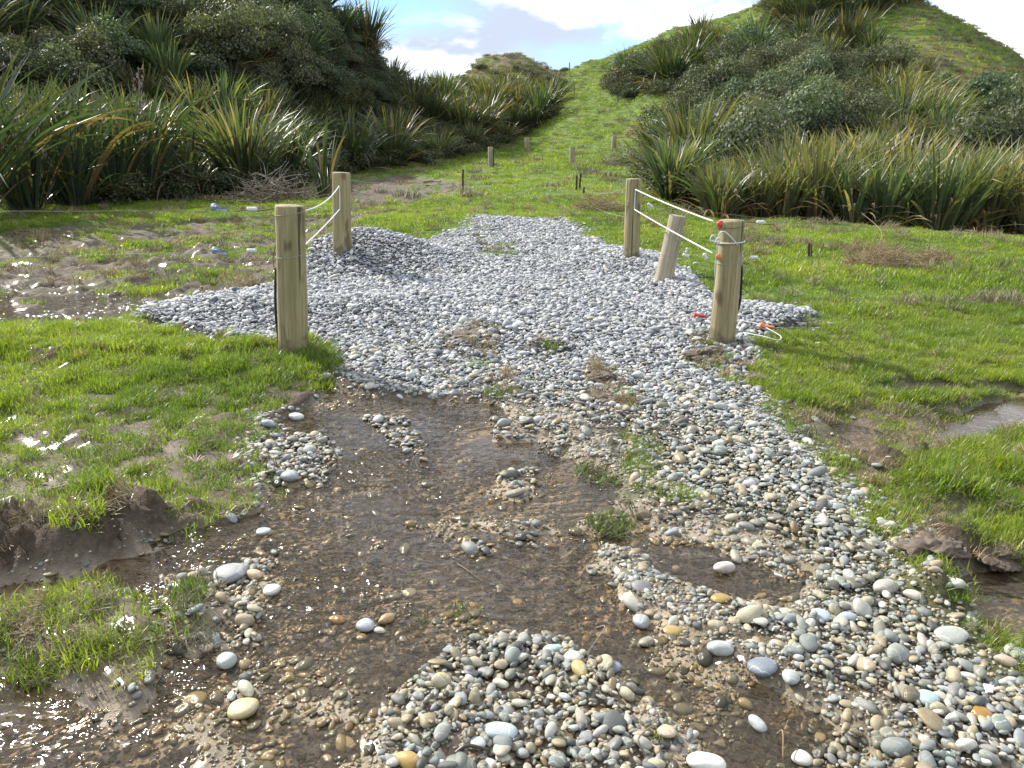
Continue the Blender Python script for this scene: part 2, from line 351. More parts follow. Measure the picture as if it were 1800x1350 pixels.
def tube(pts, r, k=8, cap=True):
    pts = np.asarray(pts, float); n = len(pts); r = np.broadcast_to(np.asarray(r, float), (n,))
    T = np.gradient(pts, axis=0); T /= np.linalg.norm(T, axis=1)[:, None] + 1e-12
    up = np.array([0, 0, 1.0]) if abs(T[0, 2]) < .9 else np.array([1.0, 0, 0])
    V = []
    A = np.cross(T[0], up); A /= np.linalg.norm(A)
    for i in range(n):
        A = A - T[i] * A.dot(T[i]); A /= np.linalg.norm(A) + 1e-12; B = np.cross(T[i], A)
        th = np.arange(k) * 2 * math.pi / k
        V.append(pts[i] + r[i] * (np.cos(th)[:, None] * A + np.sin(th)[:, None] * B))
    V = np.concatenate(V); f = []
    for i in range(n - 1):
        a = np.arange(k) + i * k; b = (np.arange(k) + 1) % k + i * k
        f.append(np.stack([a, b, b + k, a + k], 1))
    Q = np.concatenate(f); Tt = []
    if cap:
        V = np.concatenate([V, pts[:1], pts[-1:]]); c0 = n * k; c1 = n * k + 1
        for a in range(k):
            b = (a + 1) % k; Tt.append((c0, b, a)); Tt.append((c1, a + (n - 1) * k, b + (n - 1) * k))
    return V, [Q, np.array(Tt).reshape(-1, 3)]
def curve_pts(P, n=24):
    """smooth curve through the given points"""
    P = np.asarray(P, float); m = len(P)
    if m < 3: return P[0] + (P[-1] - P[0]) * np.linspace(0, 1, n)[:, None]
    Q = np.vstack([2 * P[0] - P[1], P, 2 * P[-1] - P[-2]]); out = []
    for t in np.linspace(0, m - 1 - 1e-6, n):
        i = int(t); u = t - i; a, b, c, d = Q[i], Q[i + 1], Q[i + 2], Q[i + 3]
        out.append(.5 * ((2 * b) + (c - a) * u + (2 * a - 5 * b + 4 * c - d) * u * u + (3 * b - a - 3 * c + d) * u ** 3))
    return np.array(out)
def lathe(prof, k=16):
    """prof [(r,z)] round Z"""
    th = np.arange(k) * 2 * math.pi / k
    V = np.concatenate([np.stack([r * np.cos(th), r * np.sin(th), np.full(k, z)], 1) for r, z in prof]); f = []
    for i in range(len(prof) - 1):
        a = np.arange(k) + i * k; b = (np.arange(k) + 1) % k + i * k; f.append(np.stack([a, b, b + k, a + k], 1))
    return V, [np.concatenate(f)]
def xf(V, M): return V @ np.array(M.to_3x3()).T + np.array(M.translation)
def obj(name, VF, mat, parent=None, smooth=True, **kw):
    V, Fs = VF
    me = npmesh(name, V, Fs, [mat] if not isinstance(mat, (list, tuple)) else mat, smooth, **kw)
    return link(bpy.data.objects.new(name, me), parent)

# ------------------------------------------------------------------ material helpers
class M:
    def __init__(s, name):
        s.m = bpy.data.materials.new(name); s.m.use_nodes = True; s.t = s.m.node_tree; s.t.nodes.clear()
        s.out = s.n('ShaderNodeOutputMaterial')
    def n(s, t, **kw):
        i = kw.pop('i', {}); x = s.t.nodes.new(t)
        for k, v in kw.items(): setattr(x, k, v)
        for k, v in i.items():
            if hasattr(v, 'is_output') or isinstance(v, bpy.types.NodeSocket): s.t.links.new(v, x.inputs[k])
            else: x.inputs[k].default_value = v
        return x
    def geo(s): return s.n('ShaderNodeNewGeometry').outputs['Position']
    def objc(s): return s.n('ShaderNodeTexCoord').outputs['Object']
    def noise(s, vec, scale, detail=4, rough=.55, dist=0.0):
        return s.n('ShaderNodeTexNoise', i={'Vector': vec, 'Scale': scale, 'Detail': detail, 'Roughness': rough, 'Distortion': dist}).outputs['Fac']
    def scalev(s, vec, sc): return s.n('ShaderNodeMapping', i={'Vector': vec, 'Scale': sc}).outputs[0]
    def ramp(s, fac, stops, interp='LINEAR'):
        r = s.n('ShaderNodeValToRGB'); r.color_ramp.interpolation = interp; e = r.color_ramp.elements
        while len(e) < len(stops): e.new(0.5)
        for k, (p, c) in enumerate(stops):
            e[k].position = p; e[k].color = tuple(c) + (1,) if not isinstance(c, (int, float)) else (c, c, c, 1)
        s.t.links.new(fac, r.inputs[0]); return r.outputs[0]
    def mix(s, f, a, b, blend='MIX'):
        x = s.n('ShaderNodeMix', data_type='RGBA', blend_type=blend)
        for k, v in (('Factor', f), ('A', a), ('B', b)):
            if isinstance(v, bpy.types.NodeSocket): s.t.links.new(v, x.inputs[k])
            elif k == 'Factor': x.inputs[k].default_value = v
            else: x.inputs[k].default_value = tuple(v) + (1,)
        return x.outputs['Result']
    def math(s, op, a, b=0.0, clamp=False):
        x = s.n('ShaderNodeMath', operation=op); x.use_clamp = clamp
        for k, v in ((0, a), (1, b)):
            if isinstance(v, bpy.types.NodeSocket): s.t.links.new(v, x.inputs[k])
            else: x.inputs[k].default_value = v
        return x.outputs[0]
    def attr(s, name, typ='GEOMETRY', out='Fac'):
        a = s.n('ShaderNodeAttribute', attribute_type=typ); a.attribute_name = name; return a.outputs[out]
    def bump(s, h, strength=.5, dist=.01, normal=None):
        b = s.n('ShaderNodeBump', i={'Height': h, 'Strength': strength, 'Distance': dist})
        if normal is not None: s.t.links.new(normal, b.inputs['Normal'])
        return b.outputs[0]
    def bsdf(s, **kw): return s.n('ShaderNodeBsdfPrincipled', i={k.replace('_', ' '): v for k, v in kw.items()}).outputs[0]
    def end(s, sh): s.t.links.new(sh, s.out.inputs[0]); return s.m
def simple(name, col, rough=.6, bumpscale=0, bs=.3, bd=.002, metal=0.0, var=.0):
    m = M(name); c = tuple(col) + (1,); kw = dict(Roughness=rough, Metallic=metal)
    if var > 0:
        f = m.noise(m.objc(), 9 if not bumpscale else bumpscale * .3, 4)
        c = m.mix(f, [x * (1 - var) for x in col], [min(1, x * (1 + var)) for x in col])
    if bumpscale: kw['Normal'] = m.bump(m.noise(m.objc(), bumpscale, 4), bs, bd)
    return m.end(m.bsdf(Base_Color=c, **kw))

# ground: attributes zA = (gravel, wet, mud), zB = (hill scrub, dry grass, underwater bed)
def mat_ground():
    m = M('ground_material'); P = m.geo()
    A = m.n('ShaderNodeSeparateColor', i={0: m.attr('zA', out='Color')}); B = m.n('ShaderNodeSeparateColor', i={0: m.attr('zB', out='Color')})
    n_f = m.noise(P, 38, 5, .6); n_m = m.noise(P, 5.5, 5, .6); n_l = m.noise(P, .8, 4, .55); n_x = m.noise(P, 160, 3, .6)
    grass = m.ramp(n_f, [(.3, (.045, .075, .012)), (.5, (.080, .135, .018)), (.7, (.13, .19, .032))])
    dead = m.ramp(n_f, [(.3, (.06, .05, .02)), (.7, (.17, .14, .065))])
    patch = m.ramp(n_m, [(.52, 0.0), (.66, 1.0)])
    grass = m.mix(m.math('MULTIPLY', patch, .35), grass, dead)
    hillg = m.ramp(n_m, [(.3, (.050, .085, .013)), (.5, (.095, .145, .022)), (.68, (.15, .175, .045))])
    hillg = m.mix(m.math('MULTIPLY', n_f, .5), hillg, grass)
    soil = m.ramp(n_m, [(.3, (.030, .022, .013)), (.55, (.055, .045, .022)), (.75, (.075, .075, .028))])
    grass = m.mix(B.outputs[2], grass, hillg)
    base = m.mix(B.outputs[0], grass, soil)
    base = m.mix(m.math('MULTIPLY', B.outputs[1], .8), base, m.mix(n_f, (.10, .085, .035), (.21, .18, .085)))
    mudd = m.ramp(n_f, [(.25, (.034, .024, .015)), (.55, (.075, .054, .036)), (.8, (.13, .10, .07))])
    mudw = m.ramp(n_m, [(.3, (.20, .155, .095)), (.5, (.31, .24, .16)), (.62, (.38, .295, .21)), (.8, (.42, .34, .255))])
    mudw = m.mix(m.ramp(m.noise(P, 1.7, 4, .6), [(.42, 0.0), (.6, .75)]), mudw, m.ramp(n_f, [(.35, (.085, .07, .036)), (.6, (.19, .155, .085))]))
    mud = m.mix(A.outputs[1], mudd, mudw)
    grv = m.ramp(n_f, [(.3, (.05, .05, .05)), (.7, (.17, .17, .165))])
    base = m.mix(A.outputs[2], base, mud)
    base = m.mix(A.outputs[0], base, grv)
    bare = m.attr('cliff')
    base = m.mix(bare, base, m.ramp(n_m, [(.3, (.09, .068, .045)), (.7, (.20, .16, .11))]))
    wetn = m.math('MULTIPLY', A.outputs[1], m.ramp(n_m, [(.35, .35), (.6, 1.0)]))
    rough = m.math('SUBTRACT', .9, m.math('MULTIPLY', wetn, .30))
    h = m.math('ADD', m.math('MULTIPLY', n_f, 1.0), m.math('MULTIPLY', n_x, .35))
    nrm = m.bump(h, .9, .018)
    nc = m.bump(n_m, .25, .02)
    return m.end(m.bsdf(Base_Color=base, Roughness=rough, Normal=nrm, **{'Specular IOR Level': .3, 'Coat Weight': m.math('MULTIPLY', A.outputs[1], .85), 'Coat Roughness': .16, 'Coat Normal': nc}))
MAT_GROUND = mat_ground()
def mat_water(name, tint, milky, rip, scale, body, dirx=(1, 1, 1), calm=.10):
    m = M(name); P = m.scalev(m.geo(), dirx)
    w = m.math('ADD', m.noise(P, scale, 2, .5, .8), m.math('MULTIPLY', m.noise(P, scale * 2.7, 1, .5, .4), .30))
    amp = m.ramp(m.noise(m.geo(), 1.1, 2), [(.44, calm), (.60, 1.0)])
    w = m.math('MULTIPLY', w, amp)
    nrm = m.bump(w, 1.0, rip)
    tr = m.n('ShaderNodeBsdfTransparent', i={'Color': tuple(tint) + (1,)}).outputs[0]
    df = m.n('ShaderNodeBsdfDiffuse', i={'Color': tuple(body) + (1,)}).outputs[0]
    a = m.n('ShaderNodeMixShader', i={0: milky, 1: tr, 2: df}).outputs[0]
    gl = m.n('ShaderNodeBsdfGlossy', i={'Roughness': .09, 'Normal': nrm, 'Color': (1, 1, 1, 1)}).outputs[0]
    fr = m.n('ShaderNodeFresnel', i={'IOR': 1.333, 'Normal': nrm}).outputs[0]
    return m.end(m.n('ShaderNodeMixShader', i={0: fr, 1: a, 2: gl}).outputs[0])
MAT_STREAM = mat_water('shallow_running_water', (.93, .86, .73), .05, .050, 8, (.32, .255, .18), (1, 1.7, 1), .20)
MAT_POOL = mat_water('muddy_pool_water', (.85, .74, .58), .22, .004, 12, (.17, .125, .08))
MAT_TARN = mat_water('poached_mud_water', (.85, .74, .58), .2, .05, 9, (.17, .125, .08), (1, 1, 1), .45)

# ------------------------------------------------------------------ ground mesh
def axis(segs):
    out = [segs[0][0]]
    for a, b, n, p in segs:
        t = np.linspace(0, 1, n + 1)[1:]
        out += list(a + (b - a) * t ** p)
    return np.array(out)
ypos = axis([(-120, -10, 10, .5), (-10, 1.2, 14, .8), (1.2, 8.5, 270, 1.0), (8.5, 18, 190, 1.15), (18, 100, 260, 1.35), (100, 170, 10, 1.2)])
xh = axis([(0, 4.6, 170, 1.0), (4.6, 11, 100, 1.2), (11, 60, 150, 1.25), (60, 150, 10, 1.3)])
xpos = np.concatenate([-xh[::-1], xh[1:]])
GX, GY = np.meshgrid(xpos, ypos)
# hill regions as seen in the photo, laid on the hillsides
HP_SCRUB = [[(-900,376),(0,374),(150,360),(330,347),(520,332),(570,306),(700,292),(780,278),(850,262),(925,232),(968,205),(985,190),(955,180),(880,182),(800,185),(785,-900),(-900,-900)],
            [(1070,150),(1110,112),(1225,88),(1245,130),(1180,165),(1100,175)], [(1225,98),(1268,94),(1265,70),(1225,70)], [(1262,160),(1262,120),(1340,90),(1345,140),(1290,165)],
            [(1150,340),(1150,250),(1190,215),(1250,190),(1340,160),(1390,95),(1480,85),(1590,110),(1660,165),(1800,180),(2600,240),(2600,450),(1800,425),(1500,405),(1215,385)],
            [(1350,60),(1350,-60),(1600,-60),(1640,14),(1560,18),(1500,50)]]
MIDHILL = [(786,172),(830,110),(870,75),(965,75),(995,130),(978,185),(945,205),(890,215),(830,215),(790,195)]
def hill_scrub(X, Y, Z):
    px, py = project(X, Y, Z); d = np.full(np.shape(px), -200.0)
    for p in HP_SCRUB: d = np.maximum(d, sdp(p, px, py))
    return d
def make_ground():
    g = fields(GX, GY); Z = ground(GX, GY, g)
    sl = np.hypot(*np.gradient(Z, ypos, xpos))
    sd = hill_scrub(GX, GY, Z) + 22 * fbm(GX, GY, .6, 3, 71)
    inv = (GY > 14)
    scrub = np.where(inv, sstep(-8, 12, sd), 0)
    px, py = project(GX, GY, Z)
    mid = MIDHILL
    sm = sstep(-4, 8, sdp(mid, px, py)) * inv
    scrub = np.where(sm > 0, scrub * (1 - sm * .8), scrub)
    dry = np.clip(sm * .75 + .5 * sstep(.1, .3, fbm(GX, GY, .5, 4, 73)) * (GY > 9), 0, 1)
    hb = [(1600,60),(1800,110),(1900,200),(1740,230),(1600,150)]
    dry = np.clip(dry + .8 * sstep(-5, 15, sdp(hb, px, py)) * inv, 0, 1)
    ridge = np.maximum(sdp([(1180,52),(1215,35),(1240,28),(1245,46),(1225,44),(1190,58)], px, py), sdp([(862,118),(880,100),(925,96),(966,100),(967,114),(930,108),(900,112),(870,126)], px, py))
    ridge = np.maximum(ridge, sdp([(965,172),(985,168),(985,184),(968,196)], px, py))
    ridge = np.maximum(ridge, sdp([(1095,222),(1135,215),(1140,240),(1100,245)], px, py))
    cliff = sstep(-2, 4, ridge) * inv
    mud = np.clip(np.maximum.reduce([g['wet'], g['lmud'] * sstep(-.15, .1, fbm(GX, GY, 1.6, 4, 74) + .05), g['bank'] * (1 - .35 * sstep(.13, .2, Z)), sstep(-.16, -.02, sdist(Z_BANK, GX, GY)) * (Z < .12), sstep(-.10, 0, sdist(Z_CHANNEL, GX, GY)), g['rmud'] * sstep(-.12, .08, fbm(GX, GY, 2.2, 4, 75)), g['cmud'], g['rclod'], g['rpool'],
                                     .75 * g['lgrass'], g['island'] * .6]), 0, 1)
    mud = np.maximum(mud, np.where((GY > 1) & (GY < 7.5), .70 + .3 * (GX < .4), 0)); mud = np.maximum(mud, .85 * g['lmud'])
    wet = np.clip(np.maximum.reduce([g['wet'], g['lmud'] * .2, g['lgrass'] * .5, g['rpool'], g['rmud'] * .25, g['channel'] ]), 0, 1) * (1 - .9 * g['gravel'] * (GY > 5)) * (1 - .6 * g['rclod']) * (1 - .65 * sstep(.012, .045, Z) * (GY < 5.6))
    zA = np.stack([np.clip(g['gravel'] * sstep(3.6, 6.5, GY) + .0, 0, 1), wet, mud], -1).reshape(-1, 3)
    zB = np.stack([scrub, dry, sstep(12, 30, GY)], -1).reshape(-1, 3)
    ny, nx = GX.shape; i = np.arange(ny * nx).reshape(ny, nx)
    Fq = np.stack([i[:-1, :-1], i[:-1, 1:], i[1:, 1:], i[1:, :-1]], -1).reshape(-1, 4)
    V = np.stack([GX, GY, Z], -1).reshape(-1, 3)
    me = npmesh('ground', V, Fq, [MAT_GROUND], True, attrs={'zA': zA, 'zB': zB, 'cliff': cliff.ravel()})
    o = link(bpy.data.objects.new('ground', me)); o['kind'] = 'structure'
    return o
GROUND = make_ground()
def sheet(name, x0, x1, y0, y1, z, mat, n=2):
    xs = np.linspace(x0, x1, n); ys = np.linspace(y0, y1, n); X, Y = np.meshgrid(xs, ys)
    V = np.stack([X.ravel(), Y.ravel(), np.full(X.size, z)], 1); i = np.arange(n * n).reshape(n, n)
    Fq = np.stack([i[:-1, :-1], i[:-1, 1:], i[1:, 1:], i[1:, :-1]], -1).reshape(-1, 4)
    o = link(bpy.data.objects.new(name, npmesh(name, V, Fq, [mat]))); o['kind'] = 'structure'; return o
sheet('stream_water', -7.5, 2.18, -1.5, 5.6, 0.0, MAT_STREAM)
sheet('pool_water', 2.18, 9.0, -1.5, 6.6, 0.0, MAT_POOL)
sheet('marsh_water', -11.0, -2.1, 5.62, 14.5, POOL_B, MAT_TARN)

# ------------------------------------------------------------------ scatter (stuff): points with attributes, geometry nodes instances
def scatter(name, P, rot, scale, pick, variants, label, cat, attrs=None):
    lib = bpy.data.collections.new(name + '_shapes')
    for k, me in enumerate(variants):
        lib.objects.link(bpy.data.objects.new('%s_shape.%03d' % (name, k), me))
    me = bpy.data.meshes.new(name); n = len(P)
    me.vertices.add(n); me.vertices.foreach_set('co', np.asarray(P, np.float32).ravel())
    def fa(k, typ, a, key):
        at = me.attributes.new(k, typ, 'POINT'); at.data.foreach_set(key, a)
    fa('rot', 'FLOAT_VECTOR', np.asarray(rot, np.float32).ravel(), 'vector')
    fa('scl', 'FLOAT_VECTOR', np.asarray(scale, np.float32).ravel(), 'vector')
    fa('pick', 'INT', np.asarray(pick, np.int32), 'value')
    for k, a in (attrs or {}).items(): fa(k, 'FLOAT', np.asarray(a, np.float32), 'value')
    o = link(bpy.data.objects.new(name, me)); meta(o, label, cat, None, 'stuff')
    ng = bpy.data.node_groups.new(name + '_nodes', 'GeometryNodeTree')
    ng.interface.new_socket('Geometry', in_out='INPUT', socket_type='NodeSocketGeometry'); ng.interface.new_socket('Geometry', in_out='OUTPUT', socket_type='NodeSocketGeometry')
    nn = ng.nodes.new; gi = nn('NodeGroupInput'); go = nn('NodeGroupOutput'); iop = nn('GeometryNodeInstanceOnPoints')
    ci = nn('GeometryNodeCollectionInfo'); ci.inputs['Collection'].default_value = lib; ci.inputs['Separate Children'].default_value = True; ci.inputs['Reset Children'].default_value = True
    def na(k, t):
        x = nn('GeometryNodeInputNamedAttribute'); x.data_type = t; x.inputs['Name'].default_value = k; return x.outputs['Attribute']
    e2r = nn('FunctionNodeEulerToRotation'); L = ng.links.new
    L(gi.outputs[0], iop.inputs['Points']); L(ci.outputs[0], iop.inputs['Instance']); iop.inputs['Pick Instance'].default_value = True
    L(na('pick', 'INT'), iop.inputs['Instance Index']); L(na('rot', 'FLOAT_VECTOR'), e2r.inputs[0]); L(e2r.outputs[0], iop.inputs['Rotation']); L(na('scl', 'FLOAT_VECTOR'), iop.inputs['Scale'])
    L(iop.outputs[0], go.inputs[0])
    md = o.modifiers.new('scatter', 'NODES'); md.node_group = ng
    return o

# ------------------------------------------------------------------ pebbles
import bmesh
def pebble_mesh(k, sub=3):
    bm = bmesh.new(); bmesh.ops.create_icosphere(bm, subdivisions=sub, radius=.5)
    V = np.array([v.co[:] for v in bm.verts]); Fq = np.array([[v.index for v in f.verts] for f in bm.faces]); bm.free()
    r = np.random.default_rng(100 + k)
    U = V / np.linalg.norm(V, axis=1)[:, None]
    d = np.zeros(len(V))
    for q in range(5):
        w = r.normal(size=3); w /= np.linalg.norm(w); d += r.uniform(-.05, .11) * np.clip(U @ w, -1, 1) ** 2 * np.sign(r.normal()) + .035 * np.sin(U @ w * 3 + r.uniform(0, 6))
    for q in range(2):                       # a worn flat facet
        w = r.normal(size=3); w[2] *= .4; w /= np.linalg.norm(w); t = np.clip(U @ w - .62, 0, 1); d -= t * r.uniform(.15, .45)
    V = V * (1 + d)[:, None]
    ax = [(1.0, .82, .52), (1.0, .68, .44), (1.0, .74, .62), (1.0, .88, .38), (1.0, .58, .40), (1.0, .9, .68), (1.0, .72, .34), (1.0, .8, .5), (1.0, .66, .55), (1.0, .84, .45)][k % 10]
    V = V * np.array(ax)
    V[:, 0] *= 1 + .18 * V[:, 1] / .5 * r.uniform(-1, 1)
    return V, Fq
def mat_pebble():
    m = M('river_pebble'); P = m.objc()
    rnd = m.attr('rnd', 'INSTANCER'); wet = m.attr('wet', 'INSTANCER'); warm = m.attr('warm', 'INSTANCER')
    cool = m.ramp(rnd, [(0, (.13, .14, .15)), (.10, (.22, .235, .25)), (.24, (.30, .315, .325)), (.40, (.37, .38, .38)), (.55, (.43, .44, .435)), (.68, (.25, .265, .275)), (.78, (.52, .52, .505)), (.87, (.40, .39, .35)), (.93, (.58, .575, .55)), (.97, (.47, .42, .33))], 'CONSTANT')
    wrm = m.ramp(rnd, [(0, (.10, .105, .095)), (.09, (.20, .22, .20)), (.20, (.27, .28, .235)), (.32, (.36, .32, .20)), (.43, (.21, .24, .20)), (.53, (.45, .40, .26)), (.62, (.26, .27, .26)), (.71, (.34, .275, .16)), (.76, (.47, .45, .37)), (.85, (.22, .21, .15)), (.92, (.38, .29, .18)), (.95, (.56, .53, .46))], 'CONSTANT')
    c = m.mix(warm, cool, wrm)
    n = m.noise(P, 3.0, 5, .6); n2 = m.noise(P, 16, 4, .65)
    c = m.mix(m.math('MULTIPLY', n, .8), c, m.mix(n2, (.30, .30, .28), (.52, .50, .44)), 'MIX') if False else c
    v = m.math('ADD', .47, m.math('ADD', m.math('MULTIPLY', n, .42), m.math('MULTIPLY', n2, .34)))
    c = m.mix(1.0, c, m.n('ShaderNodeCombineColor', i={0: v, 1: v, 2: v}).outputs[0], 'MULTIPLY')
    wv = m.n('ShaderNodeTexWave', i={'Vector': P, 'Scale': 1.1, 'Distortion': 7.0, 'Detail': 2.0, 'Detail Scale': 1.2}); wv.bands_direction = 'DIAGONAL'
    vein = m.ramp(wv.outputs['Fac'], [(.955, 0.0), (.985, .55)])
    c = m.mix(m.math('MULTIPLY', vein, m.ramp(rnd, [(.05, 0.0), (.5, 1.0), (.6, 0.0), (.9, .6)])), c, (.62, .61, .57))
    wetc = m.mix(1.0, c, (.48, .37, .20), 'MULTIPLY')
    c = m.mix(wet, c, wetc)
    rough = m.math('SUBTRACT', .62, m.math('MULTIPLY', wet, .50))
    return m.end(m.bsdf(Base_Color=c, Roughness=rough, Normal=m.bump(n2, .25, .02)))
MAT_PEB = mat_pebble()
PEB = [npmesh('pebble_%s' % 'abcdefghij'[k], *pebble_mesh(k), [MAT_PEB]) for k in range(10)]
PEBLO = [npmesh('small_pebble_%s' % 'abcdefghij'[k], *pebble_mesh(k, 2), [MAT_PEB]) for k in range(10)]
def jgrid(x0, x1, y0, y1, d, jit=.42):
    xs = np.arange(x0, x1, d); ys = np.arange(y0, y1, d * .88); X, Y = np.meshgrid(xs, ys)
    X = X + (np.arange(len(ys)) % 2)[:, None] * d * .5
    X = X + rng.uniform(-jit, jit, X.shape) * d; Y = Y + rng.uniform(-jit, jit, Y.shape) * d
    return X.ravel(), Y.ravel()
def peb_fields(X, Y):
    g = fields(X, Y); Z = ground(X, Y, g); return g, Z
def in_view(X, Y, Z, m=120):
    px, py = project(X, Y, Z); return (px > -m) & (px < 1800 + m) & (py > -m) & (py < 1350 + m) & (Y > .3)
P_CEN = hit(960, 690)
def make_pebbles():
    X, Y = [], []
    for (y0, y1, d, xa, xb) in ((1.1, 4.4, .0195, -3.2, 4.2), (4.4, 8.5, .0215, -4.6, 4.8), (8.5, 15.5, .029, -4.0, 3.6)):
        a, b = jgrid(xa, xb, y0, y1, d); X.append(a); Y.append(b)
    X = np.concatenate(X); Y = np.concatenate(Y)
    k = np.abs(X) < Y * .80 + .5; X, Y = X[k], Y[k]
    g, Z = peb_fields(X, Y)
    nr = 1 - sstep(4.2, 6.2, Y); dens = np.maximum(g['gravel'], g['streak'] * .97) * (1 - nr) + nr * g['soft']
    pat = fbm(X, Y, 1.6, 4, 61)
    nearthin = 1 - sstep(3.0, 5.5, Y)
    dens = dens * (1 - nearthin * (.06 + .45 * sstep(.02, .2, -fbm(X, Y, 2.6, 4, 63))))
    bed = g['wet'] * (1 - g['gravel']) * (1 - .9 * g['channel']) * (1 - g['island'])
    bed = bed * (1 - .35 * g['film']); dens = np.maximum(dens, bed * (.48 + .48 * sstep(-.14, .08, pat)) * (1 - .8 * sstep(-.1, .2, sdist(Z_SILT, X, Y) + .5 * pat)) * (1 - .30 * sstep(4.2, 5.2, Y)))
    cen = np.exp(-((X - P_CEN[0]) / 1.0) ** 2 - ((Y - P_CEN[1]) / 1.3) ** 2); dens = dens * (1 - .75 * cen * sstep(-.12, .12, fbm(X, Y, 2.2, 4, 64)))
    dens = np.maximum(dens, .16 * g['cmud'])
    fr = np.clip(sdist(Z_GRAVEL, X, Y), -1, 0)            # strays beyond the edge
    dens = np.maximum(dens, (1 - g['lgrass'] * .8) * .5 * np.exp(fr / .10) * (fr > -.6))
    keep = rng.random(len(X)) < dens
    X, Y, Z = X[keep], Y[keep], Z[keep]; g = {q: v[keep] for q, v in g.items()}; bed = bed[keep]
    n = len(X)
    size = np.exp(rng.normal(math.log(.0218), .44, n)); size = size * (1 + .18 * sstep(3.2, 6.5, Y) + .12 * sstep(8, 10, Y))
    big = rng.random(n) < .035; size = np.where(big, size * rng.uniform(1.3, 1.9, n), size)
    size = np.clip(size, .013, .085)
    onbed = (bed > .5) & (g['streak'] < .5)
    size = np.where(onbed, size * rng.uniform(.45, 1.1, n), size)
    hgt = size * rng.uniform(.8, 1.15, n)
    lift = np.where(onbed | (g['soft'] < .8) & (Y < 5.5), size * .04, size * .20 + rng.uniform(0, .016, n) * np.maximum(g['gravel'], g['streak']))
    Zc = Z + lift
    wet = np.clip((0.012 - Zc) / .018, 0, 1) * (g['wet'] > .3)
    wet = np.maximum(wet, onbed * np.clip(1.15 - np.maximum(Zc, 0) / .05, 0, 1)); wet = np.where((Y > 5.9), 0, wet)
    wet = np.maximum(wet, .35 * (Y < 4.5) * (rng.random(n) < .3) * (g['wet'] > .3))
    warm = np.clip(.95 - sstep(3.2, 6.6, Y) * .92 + .35 * fbm(X, Y, .8, 3, 62), 0, 1)
    warm = (rng.random(n) < warm).astype(float) * .95; wet = np.maximum(wet, (rng.random(n) < .35 * (1 - sstep(3.4, 5.4, Y)) * sstep(-.1, .2, -fbm(X, Y, 2.6, 4, 63))) * .7)
    rot = np.stack([rng.normal(0, .24, n), rng.normal(0, .24, n), rng.uniform(0, 6.283, n)], 1)
    rot[:, :2] *= np.where(onbed, .6, 1.15)[:, None]
    scl = np.stack([size * rng.uniform(.9, 1.2, n), size * rng.uniform(.8, 1.1, n), hgt], 1)
    return X, Y, Zc, rot, scl, rng.integers(0, 10, n), rng.random(n), wet, warm
def sample_ground(px, py):
    p = hit(px, py, lambda x, y: ground(x, y), .9, 60); return np.array([p[0], p[1], float(ground(p[0], p[1]))])
